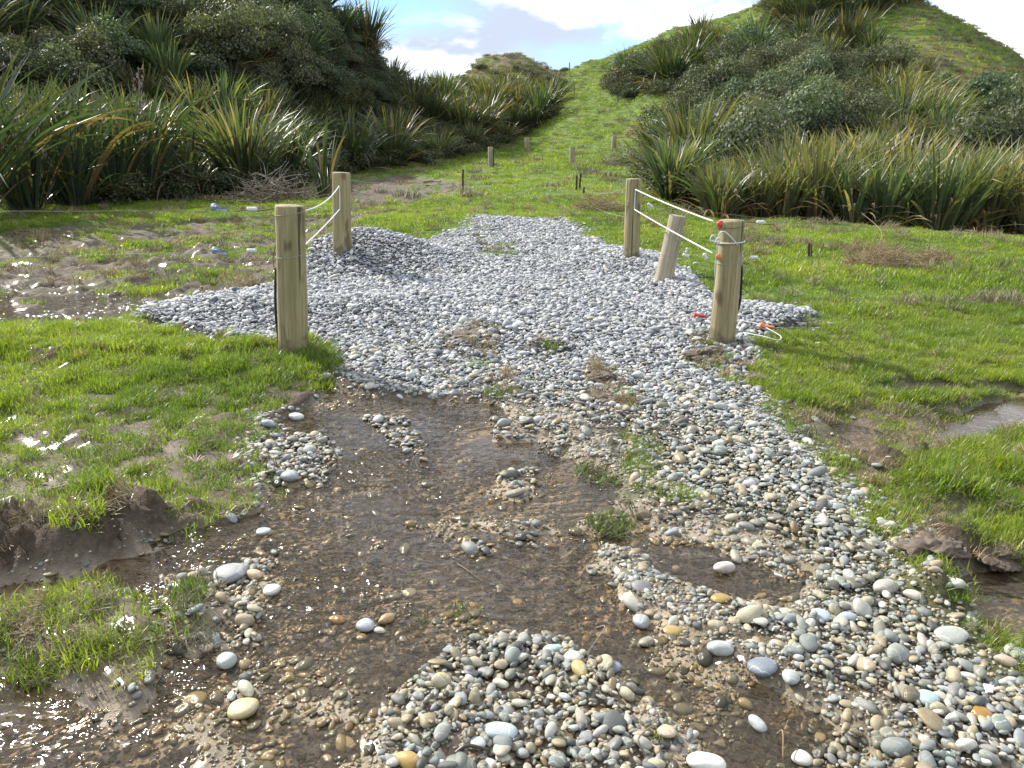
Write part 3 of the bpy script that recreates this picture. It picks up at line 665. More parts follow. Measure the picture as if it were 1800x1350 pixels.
# the stones that stand out, one by one: px, py, width, thickness ratio, yaw, colour, wet, shape, label
STONES = [
    (405,1012,62,.55,.1,(.25,.255,.255),0,3,'largest flat grey stone in the small heap left of the stream bed'),
    (447,1012,31,.7,.3,(.48,.33,.20),0,1,'orange tan pebble leaning against the large flat grey stone'),
    (478,1038,31,.6,.2,(.55,.54,.47),0,3,'pale cream pebble to the right of the orange tan one'),
    (465,948,26,.5,.1,(.40,.42,.40),0,3,'pale flat stone topping the small heap left of the stream bed'),
    (401,1172,36,.8,1.2,(.33,.36,.32),0,5,'round grey green stone at the edge of the muddy grass island'),
    (428,1248,54,.55,.1,(.52,.46,.25),.3,3,'broad yellow cream stone shining wet at the lower left'),
    (433,1211,38,.55,.9,(.40,.39,.28),0,4,'tilted olive tan stone just above the broad yellow one'),
    (408,1224,22,.6,1.3,(.45,.47,.46),0,1,'small grey stone wedged left of the tilted olive one'),
    (643,1105,30,.8,.0,(.37,.385,.40),0,5,'round pale grey stone standing out of the running water'),
    (680,1090,31,.6,2.3,(.40,.30,.16),.5,1,'wet brown stone right of the round pale grey one'),
    (593,1094,30,.6,.3,(.34,.21,.08),.9,1,'wet amber brown stone alone in the running water'),
    (668,1113,20,.6,.3,(.35,.36,.30),.2,2,'small olive stone between the round grey and wet brown ones'),
    (1020,1179,37,.8,1.2,(.47,.40,.17),.3,2,'yellow olive egg shaped stone leaning on the cream one'),
    (1006,1156,29,.75,.0,(.60,.58,.50),0,5,'cream white stone above the yellow olive egg shaped one'),
    (972,1141,34,.55,2.7,(.32,.40,.37),0,2,'pale blue green stone at the upper left of the front heap'),
    (1078,1174,28,.7,2.8,(.20,.22,.25),.2,5,'dark slate blue stone alone right of the cream one'),
    (1265,1142,41,.75,.1,(.36,.37,.35),0,0,'rounded triangular grey stone in the right hand pebble band'),
    (1340,1172,50,.5,2.9,(.17,.20,.24),.2,3,'dark blue grey oval stone, darkest large one on the right'),
    (1271,1008,36,.65,2.8,(.47,.41,.35),0,0,'pinkish beige stone beside the amber pebbles in the puddle'),
    (1556,1034,44,.75,2.7,(.34,.31,.26),0,2,'large brown grey stone near the top of the right pebble slope'),
    (1605,1047,30,.65,.4,(.54,.48,.38),0,1,'cream tan stone right of the large brown grey one'),
    (1493,1016,28,.9,1.5,(.35,.35,.32),0,2,'upright grey stone left of the large brown grey one'),
    (1240,1342,60,.6,.1,(.66,.64,.56),0,0,'biggest cream white stone, at the bottom edge'),
    (1408,1337,34,.7,.1,(.52,.50,.44),0,5,'rounded cream stone at the bottom edge right of the biggest one'),
    (717,1337,46,.65,.3,(.50,.36,.12),.5,1,'golden yellow stone at the bottom edge of the front heap'),
    (878,1287,56,.55,.2,(.36,.43,.45),0,0,'largest pale blue stone in the front heap of pebbles'),
    (840,1307,30,.6,.2,(.40,.43,.40),0,3,'grey green stone just left below the largest pale blue one'),
    (781,1200,38,.8,.8,(.42,.36,.17),.2,2,'yellow olive stone at the top left of the front heap'),
    (1627,1227,42,.5,2.6,(.30,.38,.36),0,3,'flat sea green stone on the lower right pebble slope'),
    (1724,1256,36,.7,.2,(.45,.30,.10),.9,5,'amber stone lying wet among grey pebbles at the lower right'),
    (1672,1114,56,.32,2.95,(.33,.34,.30),0,6,'long narrow grey green stone beside the right puddle'),
    (1441,1082,36,.5,.1,(.34,.39,.41),0,3,'pale blue oval stone on the right pebble slope'),
    (1488,1085,36,.5,2.9,(.33,.37,.39),0,1,'blue grey oval stone just right of the pale blue one'),
    (1389,1192,32,.8,2.2,(.36,.37,.36),0,5,'round grey stone between two bands of pebbles on the right'),
    (1127,1096,31,.8,1.2,(.30,.32,.32),.1,5,'round grey stone at the left tip of the right pebble band'),
    (1136,1130,30,.6,2.5,(.30,.30,.23),.4,0,'wet olive stone half out of the puddle'),
    (1183,1108,34,.4,2.9,(.50,.40,.16),.6,6,'flat yellow stone just inside the puddle edge'),
    (1266,1051,32,.4,.1,(.50,.42,.18),.9,6,'amber stone under the water of the small puddle'),
    (510,839,29,.8,.0,(.29,.32,.33),.1,5,'round dark grey stone on the lower edge of the upper left heap'),
    (473,746,25,.7,.3,(.23,.25,.27),0,2,'dark stone at the grass edge atop the upper left heap'),
    (522,743,27,.6,.2,(.56,.57,.52),0,1,'pale stone right of the dark one atop the upper left heap'),
    (1767,1162,34,.6,.3,(.42,.33,.24),0,1,'tan stone on the pebble slope at the right edge'),
    (1700,1190,28,.6,.3,(.50,.46,.38),0,0,'beige stone on the slope between the sea green and tan stones'),
    (880,1206,26,.6,.3,(.46,.45,.34),0,0,'pale olive stone in the middle of the front heap'),
    (1171,1286,32,.6,.1,(.46,.37,.26),.1,5,'buff stone alone on the mud right of the front heap'),
    (1330,1280,32,.7,1.0,(.38,.42,.39),0,0,'grey green stone alone on the wet mud at the lower right'),
]
def mat_stone():
    m = M('washed_stone'); P = m.objc(); c = m.attr('tint', 'OBJECT', 'Color'); wet = m.attr('wet', 'OBJECT')
    n = m.noise(P, 3, 5, .6); n2 = m.noise(P, 14, 5, .65); n3 = m.noise(P, 60, 2)
    v = m.math('ADD', .66, m.math('ADD', m.math('MULTIPLY', n, .36), m.math('MULTIPLY', n2, .32)))
    c = m.mix(1.0, c, m.n('ShaderNodeCombineColor', i={0: v, 1: v, 2: v}).outputs[0], 'MULTIPLY')
    wv = m.n('ShaderNodeTexWave', i={'Vector': P, 'Scale': .8, 'Distortion': 5.0, 'Detail': 3.0, 'Detail Scale': 1.5}); wv.bands_direction = 'DIAGONAL'
    c = m.mix(m.ramp(wv.outputs['Fac'], [(.96, 0.0), (.99, .4)]), c, (.6, .6, .56))
    c = m.mix(m.ramp(n3, [(.62, 0.0), (.7, .35)]), c, (.12, .11, .10))
    c = m.mix(wet, c, m.mix(1.0, c, (.62, .48, .30), 'MULTIPLY'))
    return m.end(m.bsdf(Base_Color=c, Roughness=m.math('SUBTRACT', .58, m.math('MULTIPLY', wet, .45)), Normal=m.bump(n2, .25, .02)))
MAT_STONE = mat_stone()
STONEM = [npmesh('stone_%s' % 'abcdefghij'[k], *pebble_mesh(k, 4), [MAT_STONE]) for k in range(10)]
STONE_XY = []
def make_stones():
    for px, py, w, th, yaw, colr, wet, sh, lab in STONES:
        p = sample_ground(px, py + w * .12)
        dep = p[1] * CP - (p[2] - CAMH) * SP
        W = w * dep / F * 1.08
        o = link(bpy.data.objects.new('stone', STONEM[sh])); base = STONEM[sh]
        zt = {3: .38, 6: .34, 4: .40, 1: .44, 0: .52, 7: .5, 5: .68, 2: .62, 8: .55, 9: .45}[sh]
        H = W * th * .8
        o.scale = (W, W, H / zt); o.rotation_euler = (random.uniform(-.12, .12), random.uniform(-.12, .12), -yaw if yaw < 1.6 else math.pi - yaw)
        zz = max(p[2], -.012 if wet > .8 else -.004)
        o.location = (p[0], p[1], zz + H * .33)
        meta(o, lab, 'stone', 'large loose stones on the wet track'); o['tint'] = [float(c) for c in colr]; o['wet'] = float(wet)
        STONE_XY.append((p[0], p[1], W * .5))
make_stones()
def build_pebbles():
    X, Y, Z, rot, scl, pick, rnd, wet, warm = make_pebbles()
    S = np.array(STONE_XY); ok = np.ones(len(X), bool)
    for x, y, r in S: ok &= (X - x) ** 2 + (Y - y) ** 2 > (r * .85) ** 2
    for p in (P_LP, P_RP, P_LF, P_RF, P_LEAN): ok &= (X - p[0]) ** 2 + (Y - p[1]) ** 2 > .095 ** 2
    X, Y, Z, rot, scl, pick, rnd, wet, warm = [a[ok] for a in (X, Y, Z, rot, scl, pick, rnd, wet, warm)]
    vis = in_view(X, Y, Z, 0)
    app = np.where(vis & (Z > -.004), np.sqrt(scl[:, 0] * scl[:, 1]) / np.hypot(Y, CAMH), 0)
    order = np.argsort(-app); top = order[:300]; rest = np.ones(len(X), bool); rest[top] = False
    for i in top:
        o = bpy.data.objects.new('pebble', PEB[pick[i]]); COL.objects.link(o); o.parent = GROUND
        o.location = (X[i], Y[i], Z[i]); o.rotation_euler = rot[i]; o.scale = scl[i]
        o['rnd'] = float(rnd[i]); o['wet'] = float(wet[i]); o['warm'] = float(warm[i])
    r = rest & in_view(X, Y, Z, 260); nr = rest & ~r
    a = np.where(r)[0]; P = np.stack([X, Y, Z], 1)
    scatter('pebbles', P[a], rot[a], scl[a], pick[a], PEB, 'grey and tan river pebbles spread as a track surface', 'pebbles', {'rnd': rnd[a], 'wet': wet[a], 'warm': warm[a]})
    print('pebbles', len(X))
build_pebbles()
# coarse grit between the pebbles and on the muddy bed
def build_grit():
    X, Y = jgrid(-3.5, 3.8, 1.1, 5.9, .019); k = np.abs(X) < Y * .78 + .3; X, Y = X[k], Y[k]
    g = fields(X, Y); d = np.maximum(g['wet'] * .6 * (.25 + sstep(-.2, .2, fbm(X, Y, 2.3, 3, 66))), g['gravel'] * .9) * (1 - g['island']) * (1 - .9 * g['film'])
    k = rng.random(len(X)) < d; X, Y = X[k], Y[k]; Z = ground(X, Y); n = len(X)
    s = rng.uniform(.006, .016, n)
    wet = (Z < .02).astype(float) * .9
    scatter('grit', np.stack([X, Y, Z + s * .15], 1), np.stack([rng.normal(0, .3, n), rng.normal(0, .3, n), rng.uniform(0, 6.28, n)], 1), np.stack([s, s, s], 1), rng.integers(0, 10, n),
            PEBLO, 'fine grit and small gravel on the muddy stream bed', 'gravel', {'rnd': rng.random(n), 'wet': wet, 'warm': np.ones(n)})
    print('grit', n)
build_grit()

# ------------------------------------------------------------------ leaves and grass
def mat_leaf(name, stops, rough=.35, trans=.25, attr='tone', inst=None, tcol=(1.0, 1.15, .45), spec=.5):
    m = M(name); t = m.attr(attr)
    c = m.ramp(t, stops)
    if inst: 
        r = m.attr(inst, 'INSTANCER'); v = m.math('ADD', .7, m.math('MULTIPLY', r, .6))
        c = m.mix(1.0, c, m.n('ShaderNodeCombineColor', i={0: m.math('MULTIPLY', v, m.math('ADD', .85, m.math('MULTIPLY', r, .3))), 1: v, 2: v}).outputs[0], 'MULTIPLY')
    else:
        r = m.n('ShaderNodeObjectInfo').outputs['Random']; v = m.math('ADD', .78, m.math('MULTIPLY', r, .62))
        c = m.mix(1.0, c, m.n('ShaderNodeCombineColor', i={0: m.math('MULTIPLY', v, m.math('ADD', .88, m.math('MULTIPLY', m.math('FRACT', m.math('MULTIPLY', r, 7.3)), .42))), 1: v, 2: v}).outputs[0], 'MULTIPLY')
    b = m.bsdf(Base_Color=c, Roughness=rough, **{'Specular IOR Level': spec})
    tl = m.n('ShaderNodeBsdfTranslucent', i={'Color': m.mix(1.0, c, tuple(tcol), 'MULTIPLY')}).outputs[0]
    return m.end(m.n('ShaderNodeMixShader', i={0: trans, 1: b, 2: tl}).outputs[0])
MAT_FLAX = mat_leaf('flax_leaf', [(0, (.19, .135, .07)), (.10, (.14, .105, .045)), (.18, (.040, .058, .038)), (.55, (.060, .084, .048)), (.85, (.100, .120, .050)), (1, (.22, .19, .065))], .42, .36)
MAT_FLAXL = mat_leaf('pale_flax_leaf', [(0, (.26, .20, .11)), (.10, (.20, .16, .07)), (.18, (.052, .072, .042)), (.55, (.088, .116, .064)), (.85, (.140, .160, .070)), (1, (.27, .24, .10))], .44, .38)  # paler leaf colours, for the lighter toned clumps
MAT_GRASS = mat_leaf('grass_blade', [(0, (.20, .155, .07)), (.07, (.18, .16, .06)), (.14, (.120, .175, .018)), (.6, (.190, .255, .030)), (1, (.29, .33, .055))], .40, .48, inst='rnd', tcol=(1.15, 1.35, .35))
MAT_DRY = mat_leaf('dry_grass_blade', [(0, (.13, .10, .055)), (.5, (.20, .165, .085)), (1, (.30, .26, .15))], .6, .2, inst='rnd', tcol=(1, 1, .8))
MAT_BUSH = mat_leaf('bush_leaf', [(0, (.045, .060, .034)), (.6, (.080, .105, .056)), (1, (.145, .165, .095))], .55, .32, spec=.3)
MAT_BUSHI = mat_leaf('undergrowth_leaf', [(0, (.045, .040, .022)), (.5, (.045, .060, .024)), (1, (.115, .125, .055))], .6, .22, inst='rnd', spec=.25)
MAT_BARK = simple('bark', (.07, .055, .042), .85, 40, .5, .004, 0, .4)
MAT_DEADLEAF = simple('dead_flower_head', (.27, .19, .105), .8, 60, .4, .004, 0, .3)
MAT_TWIG = simple('grey_dead_twig', (.20, .16, .125), .8, 60, .3, .002, 0, .35)

def strap(L, w, lean, bend, yaw, tip=.2, base=(0, 0, 0), seg=7, fold=.28, tw=0.0):
    """one strap leaf: rises at 'lean' from vertical and bends over by 'bend' towards the tip"""
    t = np.linspace(0, 1, seg + 1); ang = lean + bend * t ** 2.2
    ds = L / seg; am = (ang[1:] + ang[:-1]) / 2
    x = np.concatenate([[0], np.cumsum(np.sin(am) * ds)]); z = np.concatenate([[0], np.cumsum(np.cos(am) * ds)])
    ww = w * np.interp(t, [0, .12, .45, .8, 1], [.55, .75, 1, .62, .03]) * .5
    nx, nz = -np.cos(ang), np.sin(ang)           # upper side normal
    P = np.stack([x, 0 * x, z], 1); Nn = np.stack([nx, 0 * nx, nz], 1); S = np.tile([0, 1.0, 0], (seg + 1, 1))
    tt = tw * t
    S2 = S * np.cos(tt)[:, None] + Nn * np.sin(tt)[:, None]; N2 = Nn * np.cos(tt)[:, None] - S * np.sin(tt)[:, None]
    V = np.stack([P - S2 * ww[:, None] + N2 * (ww * fold)[:, None], P, P + S2 * ww[:, None] + N2 * (ww * fold)[:, None]], 1).reshape(-1, 3)
    c, s = math.cos(yaw), math.sin(yaw)
    V = np.stack([V[:, 0] * c - V[:, 1] * s, V[:, 0] * s + V[:, 1] * c, V[:, 2]], 1) + np.array(base)
    i = np.arange(seg) * 3
    Fq = np.concatenate([np.stack([i, i + 1, i + 4, i + 3], 1), np.stack([i + 1, i + 2, i + 5, i + 4], 1)])
    return V, Fq, np.repeat(t, 3)
def leaf_specs(r, n, H, spread=1.0, arch=1.0):
    out = []
    for k in range(n):
        q = r.random() ** .8; yaw = r.uniform(0, 6.283); lean = (.05 + .62 * q * spread) * r.uniform(.8, 1.15)
        L = H * r.uniform(.72, 1.12) * (1 + .25 * q); bend = (.15 + .9 * q * arch) * r.uniform(.4, 1.3)
        if r.random() < .16: bend += r.uniform(.6, 1.5)
        rad = .10 * H * math.sqrt(r.random()) ; b = (rad * math.cos(yaw + r.normal() * .6), rad * math.sin(yaw + r.normal() * .6), -.05)
        tone = .2 + .65 * r.random() if r.random() > .06 else r.uniform(.9, 1)
        dead = q > .72 and r.random() < .34
        if dead: tone = r.uniform(0, .1); lean += r.uniform(.2, .6); L *= .8; bend += .5
        out.append((L, yaw, lean, bend, b, tone, r.normal() * .7))
    return out
def clump_mesh(name, seed, n, H, w, spread, arch, mat, seg=6, wide=1.0):
    r = np.random.default_rng(seed); Vs = []; Fs = []; T = []; k = 0
    for L, yaw, lean, bend, b, tone, tw in leaf_specs(r, n, H, spread, arch):
        V, f, t = strap(L, w * wide * r.uniform(.75, 1.2), lean, bend, yaw, base=b, seg=seg, tw=tw)
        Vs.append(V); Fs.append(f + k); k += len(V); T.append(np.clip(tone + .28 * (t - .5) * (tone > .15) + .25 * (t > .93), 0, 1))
    return npmesh(name, np.concatenate(Vs), np.concatenate(Fs), [mat], True, attrs={'tone': np.concatenate(T)})
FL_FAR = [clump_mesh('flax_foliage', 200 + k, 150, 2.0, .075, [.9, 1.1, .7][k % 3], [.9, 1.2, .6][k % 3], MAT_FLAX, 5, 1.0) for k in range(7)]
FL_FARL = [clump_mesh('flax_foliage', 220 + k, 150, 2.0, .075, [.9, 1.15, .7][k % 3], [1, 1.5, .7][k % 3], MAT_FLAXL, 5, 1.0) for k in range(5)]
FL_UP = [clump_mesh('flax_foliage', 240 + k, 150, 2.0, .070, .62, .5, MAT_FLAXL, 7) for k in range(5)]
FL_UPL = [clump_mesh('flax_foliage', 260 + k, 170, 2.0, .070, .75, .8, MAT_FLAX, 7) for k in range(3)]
# loose leaf shapes shared by the near clumps
def leaf_lib(mat, seed):
    r = np.random.default_rng(seed); lib = []
    for k in range(14):
        q = k / 13; V, f, t = strap(1.0, .034, 0.0, .15 + 1.1 * q + (k % 3 == 0) * .6, 0, seg=9, tw=r.normal() * .6)
        tone = r.uniform(.25, .8) if k % 6 else .04
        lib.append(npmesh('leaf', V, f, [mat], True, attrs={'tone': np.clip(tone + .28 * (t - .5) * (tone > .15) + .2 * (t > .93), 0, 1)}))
    return lib
LEAF_D = leaf_lib(MAT_FLAX, 5); LEAF_L = leaf_lib(MAT_FLAXL, 6)
def stalk_vf(H, lean, r, mat=None):
    P = curve_pts([(0, 0, 0), (lean * .4, .02, H * .5), (lean, .05, H)], 8); parts = [tube(P, np.linspace(.014, .005, 8), 5)]
    heads = []
    for k in range(11):
        t = .55 + .45 * k / 11; p = np.array([lean * t ** 1.5, .04 * t, H * t]); s = 1 if k % 2 else -1
        e = p + np.array([s * r.uniform(.06, .15), r.uniform(-.06, .06), r.uniform(.05, .12)]); parts.append(tube([p, (p + e) / 2 + [0, 0, -.01], e], [.005, .004, .01], 4))
        for q in range(3):
            e2 = e + r.normal(0, .03, 3); parts.append(tube([e, e2, e2 + [0, 0, .05]], [.006, .014, .003], 4))
    return merge(parts)
STALK = [npmesh('flower_stalk', *stalk_vf(2.6, r_, np.random.default_rng(k)), [MAT_TWIG]) for k, r_ in enumerate((.3, -.4, .6))]
def plume_vf(H, seed):
    r = np.random.default_rng(seed); lean = r.uniform(-.15, .25)
    P = curve_pts([(0, 0, 0), (lean * .4, .02, H * .6), (lean, .05, H)], 6); parts = [tube(P, .004, 4)]
    e = P[-1]
    parts.append(tube(np.array([e + [-.02, 0, -.12], e + [.0, .0, -.04], e + [.015, 0, .05], e + [.05, 0, .02], e + [.06, 0, -.04]]), [.008, .026, .03, .022, .006], 6))
    return merge(parts)
PLUME = [npmesh('dead_flower_head', *plume_vf(1.0, k), [MAT_DEADLEAF]) for k in range(3)]
def add_flax(p, H, kind='far', light=False, yaw=None, label=None, group=None, stalks=0, parts=False, nleaf=90, spread=1.0, arch=1.0, wide=1.0, cat='flax clump', name='flax_clump', leanx=0.0, heads=0):
    if yaw is None: yaw = random.uniform(0, 6.283)
    z = float(ground(p[0], p[1])) - .06
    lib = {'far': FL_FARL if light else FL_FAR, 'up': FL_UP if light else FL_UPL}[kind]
    if not parts and not stalks and not heads:
        o = link(bpy.data.objects.new(name, random.choice(lib)))
        s = H / 2.0; o.scale = (s * random.uniform(.9, 1.15) * wide, s * random.uniform(.9, 1.15) * wide, s); 
    else:
        o = link(bpy.data.objects.new(name, None)); o.empty_display_size = .3
        if parts:
            r = np.random.default_rng(int(abs(p[0]) * 1000 + p[1] * 77) + 5); L_ = LEAF_L if light else LEAF_D
            for (L, ya, lean, bend, b, tone, tw) in leaf_specs(r, nleaf, H, spread, arch):
                k = int(np.clip(bend / 1.7, 0, 1) * 13); k = int(np.clip(k + r.integers(-1, 2), 0, 13))
                c = bpy.data.objects.new('leaf', L_[k]); COL.objects.link(c); c.parent = o
                c.location = b; c.rotation_euler = Euler((0, lean * .9, ya), 'XYZ'); c.scale = (L, L * wide * r.uniform(.75, 1.25) * 2.2 / max(H, 1.2), L)
        else:
            c = bpy.data.objects.new('foliage', random.choice(lib)); COL.objects.link(c); c.parent = o; s = H / 2; c.scale = (s * wide, s * wide, s)
        for k in range(stalks):
            c = bpy.data.objects.new('flower_stalk', STALK[k % 3]); COL.objects.link(c); c.parent = o
            c.location = (random.uniform(-.2, .2), random.uniform(-.2, .2), 0); c.rotation_euler = (0, 0, random.uniform(0, 6.28)); s = H / 2.3 * random.uniform(.85, 1.05); c.scale = (s, s, s)
    for k in range(heads):
        c = bpy.data.objects.new('dead_flower_head', PLUME[k % 3]); COL.objects.link(c); c.parent = o
        a = random.uniform(-2.6, -.5) - yaw; q = H * random.uniform(.12, .42); c.location = (q * math.cos(a), q * math.sin(a), 0); s = H * random.uniform(.34, .62); c.scale = (s, s, s); c.rotation_euler = (0, 0, random.uniform(0, 6.28))
    o.location = (p[0], p[1], z); o.rotation_euler = (random.uniform(-.06, .06), leanx, yaw)
    meta(o, label, cat, group)
    return o
NEAR = []   # (x, y, r) already taken
def near_flax(px, py, H, label, Y=None, **kw):
    p = hit(px, py) if Y is None else np.array([float(ray(px, py)[0]) * Y, Y]); NEAR.append((p[0], p[1], H * .42)); return add_flax(p, H, label=label, **kw)
near_flax(-60, 392, 3.4, 'huge dark flax clump cut by the left edge, leaves arching over the grass', parts=True, nleaf=130, spread=1.4, arch=1.3, wide=1.3, group='flax clumps along the left grass edge')
near_flax(50, 374, 2.9, 'tall dense flax clump with yellow tinged tips, leftmost wholly in view', parts=True, nleaf=130, spread=.9, arch=.8, stalks=1, group='flax clumps along the left grass edge')
near_flax(135, 366, 2.75, 'dark blue green flax clump with a long leaf lying on the grass', parts=True, nleaf=120, spread=1.0, arch=1.0, group='flax clumps along the left grass edge')
near_flax(205, 357, 2.6, 'upright flax clump with brown litter round its foot, left paddock edge', parts=True, nleaf=110, spread=.8, arch=.6, stalks=1, group='flax clumps along the left grass edge')
near_flax(255, 352, 2.9, 'bright tipped upright flax clump left of the round arching one', parts=True, nleaf=110, spread=.75, arch=.6, stalks=2, group='flax clumps along the left grass edge')
near_flax(335, 345, 2.3, 'low flax clump of glinting flattened leaves beside the round arching one', parts=True, nleaf=90, spread=1.5, arch=1.5, group='flax clumps along the left grass edge')
near_flax(432, 340, 2.75, 'round fountain shaped flax clump standing out on the left grass edge', parts=True, nleaf=210, spread=1.15, arch=.8, light=True, group='flax clumps along the left grass edge')
near_flax(572, 345, 1.9, 'thin young flax tuft rising behind the far left fence post', parts=True, nleaf=26, spread=.5, arch=.4, group='flax clumps along the left grass edge')
near_flax(510, 326, 2.0, 'dark bushy flax clump between the round one and the far left post', group='flax clumps along the left grass edge', stalks=1)
near_flax(690, 290, 2.6, 'grey green flax clump with silvery tips beyond the left mud', group='flax clumps along the left grass edge')
near_flax(620, 300, 2.5, 'dark flax clump behind and above the far left post', group='flax clumps along the left grass edge')
near_flax(770, 280, 1.5, 'small pale rounded flax clump at the end of the left grass', light=True, wide=1.25, group='flax clumps along the left grass edge')
near_flax(830, 262, 1.6, 'spiky dark flax clump beside the small pale rounded one', group='flax clumps along the left grass edge')
near_flax(890, 252, 1.5, 'dark flax clump hanging down the hillside above the grass track', group='flax clumps along the left grass edge')
near_flax(938, 222, 2.0, 'tallest flax clump beside the bare slip on the middle hill', group='flax clumps along the left grass edge')
# right side
near_flax(1212, 318, 2.5, 'wide weeping flax clump, palest one on the right slope', Y=27, light=True, wide=1.0, group='flax clumps right of the grass track')
near_flax(1178, 345, 1.7, 'low silvery flax clump below the wide weeping one', Y=21, light=True, wide=1.2, stalks=1, group='flax clumps right of the grass track')
near_flax(1262, 388, 1.25, 'dry bronze flax clump topped with brown flower heads behind the right posts', Y=16.2, light=True, wide=.8, parts=True, nleaf=120, spread=1.1, heads=14, group='flax clumps right of the grass track')
near_flax(1247, 88, 1.7, 'lone round flax clump on the upper ridge', group='flax clumps on the right ridge')
near_flax(1290, 152, 1.7, 'upright flax clump with a bare stem below the upper ridge', light=True, group='flax clumps on the right ridge')
near_flax(1322, 122, 1.7, 'flax clump just above the bare stemmed one on the ridge', light=True, group='flax clumps on the right ridge')
def band():
    k = 0; ORD = 'first second third fourth fifth sixth seventh eighth ninth tenth eleventh twelfth thirteenth fourteenth fifteenth sixteenth seventeenth eighteenth nineteenth twentieth'.split()
    for row, (Y, Hh) in enumerate(((17.0, 1.95), (18.3, 2.2), (19.8, 2.3))):
        px = 1262 + row * 22; q = 0
        while px < 2010:
            s = (px - 900) / 1396; p = (s * Y, Y + random.uniform(-.4, .4) - (px - 1262) * .0011)
            hh = Hh * random.uniform(.76, 1.0) * (1.0 if px > 1350 else .72)
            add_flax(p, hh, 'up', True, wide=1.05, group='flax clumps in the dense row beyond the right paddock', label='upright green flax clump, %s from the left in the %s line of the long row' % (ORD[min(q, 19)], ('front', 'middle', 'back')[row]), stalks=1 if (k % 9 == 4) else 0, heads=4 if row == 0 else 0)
            NEAR.append((p[0], p[1], .6)); px += random.uniform(40, 56) * (17 / Y) ; k += 1; q += 1
band()
# ------------------------------------------------------------------ shrubs
def bush_mesh(seed, n=4600, leaf=.031):
    r = np.random.default_rng(seed); lobes = [(r.normal(0, .33, 3) * [1, 1, .5] + [0, 0, .62], r.uniform(.33, .52)) for _ in range(9)]
    pts = []; nr = []
    for k in range(n):
        c, rad = lobes[r.integers(len(lobes))]; d = r.normal(size=3); d /= np.linalg.norm(d); d[2] = abs(d[2]) * .9 + .1 * d[2]
        pts.append(c + d * rad * r.uniform(.72, 1.05)); nr.append(d)
    P = np.array(pts); D = np.array(nr) + r.normal(0, .55, (n, 3)); D /= np.linalg.norm(D, axis=1)[:, None]
    A = np.cross(D, r.normal(size=(n, 3))); A /= np.linalg.norm(A, axis=1)[:, None]; B = np.cross(D, A)
    s = leaf * r.uniform(.6, 1.35, n)[:, None]
    V = np.stack([P - A * s, P + B * s * .6, P + A * s, P - B * s * .6], 1).reshape(-1, 3); i = np.arange(n) * 4
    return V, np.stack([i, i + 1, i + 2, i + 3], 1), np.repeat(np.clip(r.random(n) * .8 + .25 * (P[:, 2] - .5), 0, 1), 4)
BUSH = []
for k in range(5):
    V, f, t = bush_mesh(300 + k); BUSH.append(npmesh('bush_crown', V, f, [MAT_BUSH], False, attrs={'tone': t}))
def trunk_vf(seed):
    r = np.random.default_rng(seed); parts = []
    for k in range(5):
        a = r.uniform(0, 6.28); e = np.array([math.cos(a) * .4, math.sin(a) * .4, .75]); parts.append(tube(curve_pts([(0, 0, -.1), e * [.3, .3, .5], e], 6), np.linspace(.045, .012, 6), 5))
    return merge(parts)
TRUNK = [npmesh('bush_trunk', *trunk_vf(k), [MAT_BARK]) for k in range(3)]
def add_bush(p, w, h, label, group):
    o = link(bpy.data.objects.new('bush', None)); z = float(ground(p[0], p[1]))
    for nm, me in (('crown', random.choice(BUSH)), ('trunk', random.choice(TRUNK))):
        c = bpy.data.objects.new(nm, me); COL.objects.link(c); c.parent = o
    o.location = (p[0], p[1], z - .15); o.scale = (w, w, h); o.rotation_euler = (0, 0, random.uniform(0, 6.28)); meta(o, label, 'bush', group); return o
BUSHZ = [[(1215,330),(1200,200),(1250,150),(1330,130),(1400,110),(1480,150),(1500,220),(1480,270),(1400,300),(1260,330)]]
BUSH_L = [[(640,110),(690,85),(700,130),(680,180),(620,160)], [(380,130),(470,120),(500,190),(420,210),(360,180)], [(500,-60),(640,-60),(700,60),(700,120),(620,140),(520,100)], [(820,120),(880,130),(880,190),(820,180)]]
